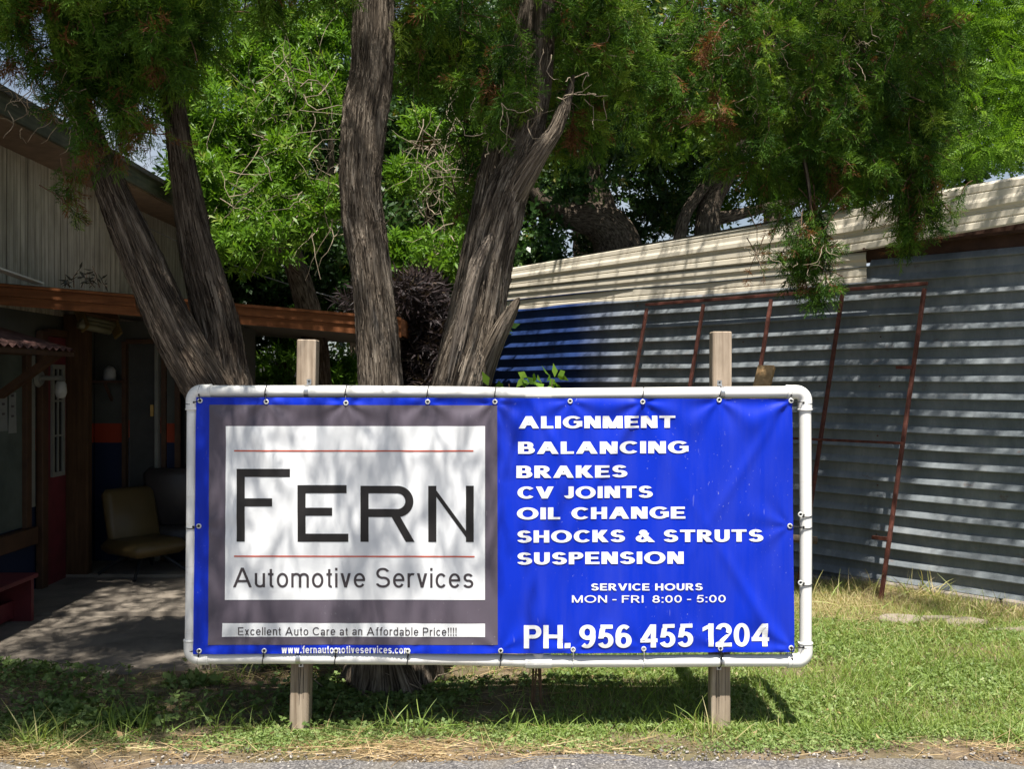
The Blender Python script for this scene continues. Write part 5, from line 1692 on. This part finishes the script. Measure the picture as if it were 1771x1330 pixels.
# purple-leaved shrub heaped on the porch end
ps = thing('purple_shrub', 'dark purple-leaved shrub heaped against the porch end', 'shrub', P(740, 880, 8.3) * [1, 1, 0])
s = Scatter()
for (px, py, d, rx, ry, rd, n) in ((738, 590, 8.3, 45, 110, .3, 420), (720, 520, 8.2, 40, 40, .25, 200), (760, 640, 8.2, 50, 80, .3, 260), (700, 510, 8.0, 30, 22, .2, 80), (640, 520, 8.6, 45, 12, .2, 70), (735, 760, 8.3, 55, 100, .3, 200)):
    c, r = blob(px, py, d, rx, ry, rd); pos, v = ell(n, c, r, .4)
    s.put(TS, pos, v + rng.normal(size=pos.shape) * .4 + np.array([0, 0, -.5]), rng.uniform(.8, 1.3, n), np.clip(.45 + rng.normal(size=n) * .25, 0, 1))
s.build('leaves', M['purpleleaf'], ps)
b = MB()
for k in range(9):
    p = P(740 + rng.uniform(-12, 12), 870, 8.3); q = P(740 + rng.uniform(-45, 45), 540 + rng.uniform(-50, 60), 8.2)
    b.tube([p, (p + q) / 2 + rng.normal(size=3) * .06, q], [.014, .01, .004], 6)
b.build('stems', M['browntwig'], ps)
# understory bushes
for nm, lab, bls, mt, sc, tn in (('understory_bush', 'leafy bush glimpsed beneath the porch roof', ((500, 640, 12.6, 110, 45, .5, 420), (430, 700, 12.4, 90, 60, .5, 260), (620, 660, 12.9, 60, 40, .4, 200)), 'willowleaf', 1.2, .35),
                             ('understory_bush', 'low dark bush behind the right-hand trunk, left of the shed', ((830, 600, 11.9, 60, 70, .4, 300), (770, 700, 11.6, 90, 70, .5, 320)), 'darkleaf', 1.4, .45)):
    t = thing(nm, lab, 'bush', P(bls[0][0], 800, bls[0][2]) * [1, 1, 0])
    s = Scatter()
    for (px, py, d, rx, ry, rd, n) in bls:
        c, r = blob(px, py, d, rx, ry, rd); pos, v = ell(n, c, r, .3)
        s.put(TO if mt == 'darkleaf' else TW, pos, v + rng.normal(size=pos.shape) * .4, sc * rng.uniform(.8, 1.2, n), np.clip(tn + rng.normal(size=n) * .2, 0, 1))
    s.build('leaves', M[mt], t)
    b = MB()
    for k in range(6):
        p = P(bls[0][0] + rng.uniform(-20, 20), 880, bls[0][2]); p[2] = 0
        q = P(bls[0][0] + rng.uniform(-50, 50), bls[0][1], bls[0][2])
        b.tube([p, (p + q) / 2, q], [.016, .012, .005], 6)
    b.build('stems', M['browntwig'], t)
# leafy sapling peeping over the banner
sp_ = thing('leafy_sapling', 'green sapling peeping over the white pipe between the right trunk and shed', 'plant', (.15, 5.0, 0))
s = Scatter(); b = MB()
for (px, py, d, n) in ((955, 655, 4.98, 9), (905, 663, 5.0, 5), (880, 664, 5.02, 4), (935, 672, 4.98, 5)):
    q = P(px, py, d); p = np.array([.12 + rng.uniform(-.03, .03), 5.0, 0])
    b.tube([p, p * .5 + q * .5 + np.array([.02, 0, .1]), q], [.006, .005, .002], 6)
    pos = q + rng.normal(size=(n, 3)) * np.array([.035, .03, .02])
    s.put([t_whorl(1, .075, .021, .0, .5)for _ in range(5)], pos, norm(rng.normal(size=(n, 3))) * np.array([1, .6, .5]) + np.array([0, 0, .35]), rng.uniform(.7, 1.15, n), rng.uniform(.3, .8, n))
s.build('leaves', M['willowleaf'], sp_); b.build('stem', M['browntwig'], sp_)
# dry weeds on the porch roof
wd = thing('dry_weeds', 'dry grey weeds growing on the porch roof against the siding', 'weeds', P(150, 492, 7.25))
s = Scatter(); b = MB()
for (px, h) in ((112, 22), (128, 34), (140, 28), (155, 20), (172, 36), (185, 16), (120, 12), (164, 14)):
    q0 = P(px, 497, 7.3); q1 = q0 + np.array([rng.normal() * .04, rng.normal() * .05, h * .0043])
    b.tube([q0, (q0 + q1) / 2 + rng.normal(size=3) * .012, q1], [.004, .003, .0015], 5)
    n = 6
    pos = q0 + (q1 - q0) * rng.uniform(.3, 1, (n, 1))
    s.put([t_whorl(1, .07, .008, 0, .4)], pos, rng.normal(size=(n, 3)) * np.array([1, 1, .5]), rng.uniform(.7, 1.2, n), .3)
s.build('leaves', foliage('dry_leaf', [(0, (.05, .045, .035)), (1, (.11, .10, .08))], .1, .7), wd); b.build('stems', M['browntwig'], wd)

# ------------------------------------------------------------------ grass, clover and straw
def t_blade(Ln, w, bend, nseg=3):
    V, Q = [], []
    for i in range(nseg + 1):
        f = i / nseg
        x = Ln * f * (1 - bend * .35 * f); z = bend * Ln * f * f * .75
        ww = w * (1 - f ** 1.6 * .93)
        V += [np.array([x, -ww, -z]), np.array([x, ww, -z])]
    for i in range(nseg): Q.append([2 * i, 2 * i + 1, 2 * i + 3, 2 * i + 2])
    return np.array(V), np.array(Q), np.zeros(len(Q))


def t_clover():
    V, Q = [], []
    for k in range(3):
        a_ = k * 2.094 + rng.normal() * .2
        n = len(V)
        V += leaf_quad(np.array([.012, 0, 0]), np.array([.25 + rng.normal() * .1, math.cos(a_), math.sin(a_)]), .013, .0055, np.array([1.0, rng.normal() * .3, rng.normal() * .3]))
        Q.append([n, n + 1, n + 2, n + 3])
    n = len(V)
    V += [np.array([-.02, .0006, 0]), np.array([-.02, -.0006, 0]), np.array([.012, -.0006, 0]), np.array([.012, .0006, 0])]; Q.append([n, n + 1, n + 2, n + 3])
    return np.array(V), np.array(Q), np.zeros(len(Q))


TB = [t_blade(.085, .0017, bb) for bb in (.2, .5, .8, 1.1, .35, .65)]
TBL = [t_blade(.24, .0042, bb, 5) for bb in (.4, .7, 1.0, 1.3)]
TC = [t_clover() for _ in range(6)]
TSt = [t_blade(.18, .0014, bb, 3) for bb in (-.1, .1, .25)]


def pnoise(x, y, s, seed=0):
    a_ = seed * 1.7
    return .5 + .25 * np.sin(s * x * 1.3 + a_ + 1.7 * np.sin(s * y * .8 + a_)) + .25 * np.sin(s * y * 1.9 - s * x * .6 + 2.3 * a_)


def on_shed_side(x, y, m=.1):
    return (x - W0[0]) * WN[0] + (y - W0[1]) * WN[1] > m


def ground_pts(n, x0, x1, y0, y1):
    x = rng.uniform(x0, x1, n); y = rng.uniform(y0, y1, n)
    return x, y


def on_slab(x, y):
    e = 5.62 + 0.10 * np.sin(1.7 * x + 2) + 0.05 * np.sin(6 * x) + 0.16 * np.maximum(0, x + 2.3)
    return (x < -1.45) & (y > e + .02)


def grassy(temps, sc, n, x0, x1, y0, y1, dens, tintf, up=1.0, lean=.5, lift=0.0, S=None):
    x, y = ground_pts(n, x0, x1, y0, y1)
    edge = 4.335 + 0.03 * np.sin(1.3 * x + 1) + 0.02 * np.sin(4.7 * x)
    k = (rng.random(n) < dens(x, y)) & on_shed_side(x, y) & ~on_slab(x, y) & (y > edge - .05)
    x, y = x[k], y[k]
    pos = np.stack([x, y, gh(x, y) + lift], -1)
    d = np.stack([rng.normal(size=len(x)) * lean, rng.normal(size=len(x)) * lean, np.full(len(x), up)], -1)
    S.put(temps, pos, d, sc * rng.uniform(.55, 1.25, len(x)), np.clip(tintf(x, y), 0, 1), None, .08)


sunny = lambda x, y: np.clip((x - .15) / .7, 0, 1)
lawn = Scatter()
dens_lawn = lambda x, y: np.clip((y - 4.50) / .25, .06, 1) * (.35 + .65 * pnoise(x, y, 4.5, 1)) * np.where(x > .2, 1, .0 + .35 * np.clip((y - 5.2) * -1.2 + .5, .1, 1))
tl = lambda x, y: .48 + .22 * (pnoise(x, y, 3.1, 2) - .5) + rng.normal(size=len(x)) * .14 + np.where(np.clip((y - 6.2) / .9, 0, 1) * .9 > rng.random(len(x)), .38, 0) * (x > .3) + np.where(rng.random(len(x)) < .10, .4, 0)
grassy(TB, 1.0, 130000, .0, 4.6, 4.36, 8.2, dens_lawn, tl, 1.0, .55, S=lawn)
grassy(TB, .75, 20000, -4.6, .2, 4.36, 6.0, lambda x, y: (.2 + .5 * pnoise(x, y, 4, 3)) * np.where(y < 4.85, .6, .5), tl, 1.0, .6, S=lawn)
grassy(TB, 1.2, 7000, -1.0, 2.0, 5.3, 9.0, lambda x, y: .5 + 0 * x, tl, 1.0, .7, S=lawn)
grassy(TB, 2.0, 2600, .6, 4.8, 4.5, 7.2, lambda x, y: .4 * pnoise(x, y, 5, 8), lambda x, y: .4 + rng.normal(size=len(x)) * .15, 1.0, .8, S=lawn)
tag(lawn.build('lawn_grass', M['grass']), kind='stuff')
clo = Scatter()
tc_ = lambda x, y: .5 + rng.normal(size=len(x)) * .18 + .2 * (pnoise(x, y, 5, 4) - .5)
dstrip = lambda x, y: np.clip(1.25 - np.abs(y - 4.62) / .26, 0, 1) * np.clip(pnoise(x, y, 4.2, 5) * 1.5 - .25, 0.05, 1)
for lift in (.006, .016):
    grassy(TC, .8, 42000, -4.4, 4.4, 4.36, 4.95, dstrip, tc_, .8, .6, lift, S=clo)
    grassy(TC, 1.05, 40000, .2, 4.4, 4.7, 6.7, lambda x, y: .75 * np.clip(pnoise(x, y, 3.3, 6) * 1.4 - .15, 0, 1), tc_, .8, .6, lift, S=clo)
grassy(TC, 1.9, 6500, -4.4, -.9, 4.7, 6.0, lambda x, y: np.clip(pnoise(x, y, 3.0, 7) * 1.7 - .4, 0, 1), lambda x, y: .3 + rng.normal(size=len(x)) * .15, .8, .5, .035, S=clo)
grassy(TC, 1.5, 6000, -1.2, .6, 4.75, 5.4, lambda x, y: np.clip(pnoise(x, y, 3.0, 7) * 1.2 - .3, 0, 1), lambda x, y: .3 + rng.normal(size=len(x)) * .15, .8, .5, .02, S=clo)
tag(clo.build('clover_cover', M['clover']), kind='stuff')
st = Scatter()
def straw(n, x0, x1, y0, y1, dens, sc=1.0):
    x, y = ground_pts(n, x0, x1, y0, y1)
    k = (rng.random(n) < dens(x, y)) & on_shed_side(x, y, .05) & ~on_slab(x, y)
    x, y = x[k], y[k]
    pos = np.stack([x, y, gh(x, y) + rng.uniform(.008, .03, len(x))], -1)
    d = np.stack([rng.normal(size=len(x)), rng.normal(size=len(x)) * .6, rng.normal(size=len(x)) * .10], -1)
    st.put(TSt, pos, d, sc * rng.uniform(.4, 1.3, len(x)), rng.uniform(0, 1, len(x)), None, .1)
straw(26000, -4.4, 4.4, 4.2, 4.62, lambda x, y: np.clip(1.1 - np.abs(y - 4.38) / .15, 0.03, 1) * (.25 + .75 * pnoise(x, y, 3.0, 9)) * np.where(x < -.3, 1, .6) * np.clip(pnoise(x, y, 2.1, 15) * 2 - .45, .08, 1))
straw(9000, .3, 4.6, 6.3, 8.2, lambda x, y: .8 * pnoise(x, y, 3, 10))
straw(9000, -4.4, .4, 4.6, 6.0, lambda x, y: .5 * pnoise(x, y, 3, 11))
tag(st.build('dry_straw', M['straw']), kind='stuff')

# grass tufts and tall weeds one can count
def tuft(px, py, n, sc, label, tint, spread=.05, lean=.45, temps=None, name='grass_tuft', cat='grass tuft', mat='grass'):
    d = EYE * FPX / (py - CYP)
    c = P(px, py, d); c[2] = float(gh(c[0], c[1]))
    S_ = Scatter()
    pos = c + np.stack([rng.normal(size=n) * spread, rng.normal(size=n) * spread * .6, np.full(n, -.005)], -1)
    dr = np.stack([rng.normal(size=n) * lean, rng.normal(size=n) * lean, np.ones(n)], -1)
    S_.put(temps or TBL, pos, dr, sc * .84 * rng.uniform(.5, 1.15, n), np.clip(tint + rng.normal(size=n) * .14, 0, 1), None, .05)
    o = S_.build(name, M[mat])
    tag(o, label, cat, 'grass tufts along the verge')
for a_ in ((60, 1288, 90, .95, 'large pale wispy grass tuft at the road edge, farthest left', .62, .07, .5), (232, 1262, 34, 1.15, 'tall green grass tuft behind the road edge, left of the left post', .45, .05, .5), (195, 1268, 22, .9, 'small leaning grass tuft beside the tall one left of the left post', .5, .05, .6),
           (385, 1262, 14, 1.0, 'broad-bladed green tuft left of the left post', .42, .035, .5), (430, 1258, 26, .8, 'short straw-tipped tuft just left of the left post', .66, .06, .5), (668, 1262, 18, .95, 'thin green tuft in the shade right of the left post', .42, .04, .5), (712, 1262, 22, 1.0, 'upright green tuft under the middle of the sign', .45, .05, .45), (775, 1264, 22, 1.0, 'arching green tuft under the wide grey panel edge', .45, .06, .55), (868, 1262, 26, 1.05, 'tall arching tuft below the sign tee joint', .45, .06, .55), (955, 1262, 18, 1.0, 'single-file green tuft below the phone number', .45, .05, .6),
           (1180, 1262, 30, 1.0, 'green tuft left of the right post foot', .45, .06, .6), (1225, 1270, 26, .9, 'straw-coloured tuft at the right post foot', .8, .05, .6), (1460, 1262, 60, .95, 'wide dark green grass clump on the lawn right of the right post', .33, .10, .75), (1560, 1262, 30, .9, 'flattened green clump on the lawn near the road', .38, .10, .9), (1755, 1285, 34, .9, 'green tuft at the lawn edge, farthest right', .4, .06, .6),
           (1610, 1035, 60, 1.4, 'dry yellow tuft at the foot of the rusty rack', .88, .12, .6), (1720, 1068, 50, 1.2, 'dry yellow tuft against the shed foundation, farthest right', .9, .12, .6), (1450, 1040, 50, 1.3, 'dry tuft at the shed foot beside the white pipe', .85, .15, .7), (400, 1170, 40, .9, 'straw tuft in the shade behind the lower left pipe', .7, .10, .6), (985, 1185, 30, 1.1, 'green tuft behind the lower pipe below the banner middle', .4, .08, .6)):
    tuft(*a_)
for a_ in ((600, 1262, 26, 1.0, 'clump of small round leaves at the left post foot', .6), (330, 1180, 40, 1.4, 'leafy weed at the path edge under the lower left pipe', .4), (205, 1240, 46, 1.5, 'low leafy weed patch left of the tall tuft', .3), (120, 1225, 46, 1.5, 'low leafy weed patch in the shade, farthest left', .3)):
    tuft(a_[0], a_[1], a_[2], a_[3] * 1.6, a_[4], a_[5], .07, .9, [t_whorl(6, .03, .009, .03, 1.0) for _ in range(4)], 'leafy_weed', 'weed', 'clover')
# loose gravel along the crumbling road edge
def t_pebble():
    c = np.array([[-1, -1, -1], [1, -1, -1], [1, 1, -1], [-1, 1, -1], [-1, -1, 1], [1, -1, 1], [1, 1, 1], [-1, 1, 1]], float) * np.array([1, .8, .55]) + rng.normal(size=(8, 3)) * .28
    return c * .5, np.array([[3, 2, 1, 0], [4, 5, 6, 7], [0, 1, 5, 4], [1, 2, 6, 5], [2, 3, 7, 6], [3, 0, 4, 7]]), np.zeros(6)
gv = Scatter()
n = 5200
x = rng.uniform(-4, 4, n); y = 4.27 + rng.normal(size=n) * .085 + .04 * np.sin(1.3 * x + 1)
k = rng.random(n) < .25 + .75 * pnoise(x, y, 2.6, 21)
x, y = x[k], y[k]
gv.put([t_pebble() for _ in range(8)], np.stack([x, y, np.where(y < 4.24, .016, gh(x, y) + .008)], -1), rng.normal(size=(len(x), 3)) * np.array([1, 1, .2]), rng.gamma(1.6, .0024, len(x)) + .003, rng.random(len(x)))
tag(gv.build('gravel', foliage('gravel_stone', [(0, (.12, .11, .10)), (.6, (.26, .24, .22)), (1, (.46, .43, .39))], 0.0, .85, .2)), kind='stuff')
# roots and litter at the tree foot
b = MB()
for k in range(14):
    a0 = rng.uniform(0, 6.28); r0 = rng.uniform(.2, .35)
    p = np.array([base0[0] + math.cos(a0) * r0, base0[1] - .1 + math.sin(a0) * r0 * .6, .02])
    q = p + np.array([rng.normal() * .12, rng.normal() * .08, rng.uniform(.0, .12)])
    b.tube([p, (p + q) / 2 + rng.normal(size=3) * .01, q], [.004, .003, .0015], 5)
tag(b.build('twig_litter', M['twig']), kind='stuff')
lf = Scatter()
n = 900
x, y = ground_pts(n, -4, 4, 4.3, 6.4)
k = ~on_slab(x, y)
pos = np.stack([x, y, gh(x, y) + .012], -1)[k]
lf.put([t_whorl(1, .04, .01, 0, .2)], pos, rng.normal(size=pos.shape) * np.array([1, 1, .15]), rng.uniform(.5, 1.2, len(pos)), rng.uniform(0, .8, len(pos)))
tag(lf.build('leaf_litter', M['straw']), kind='stuff')
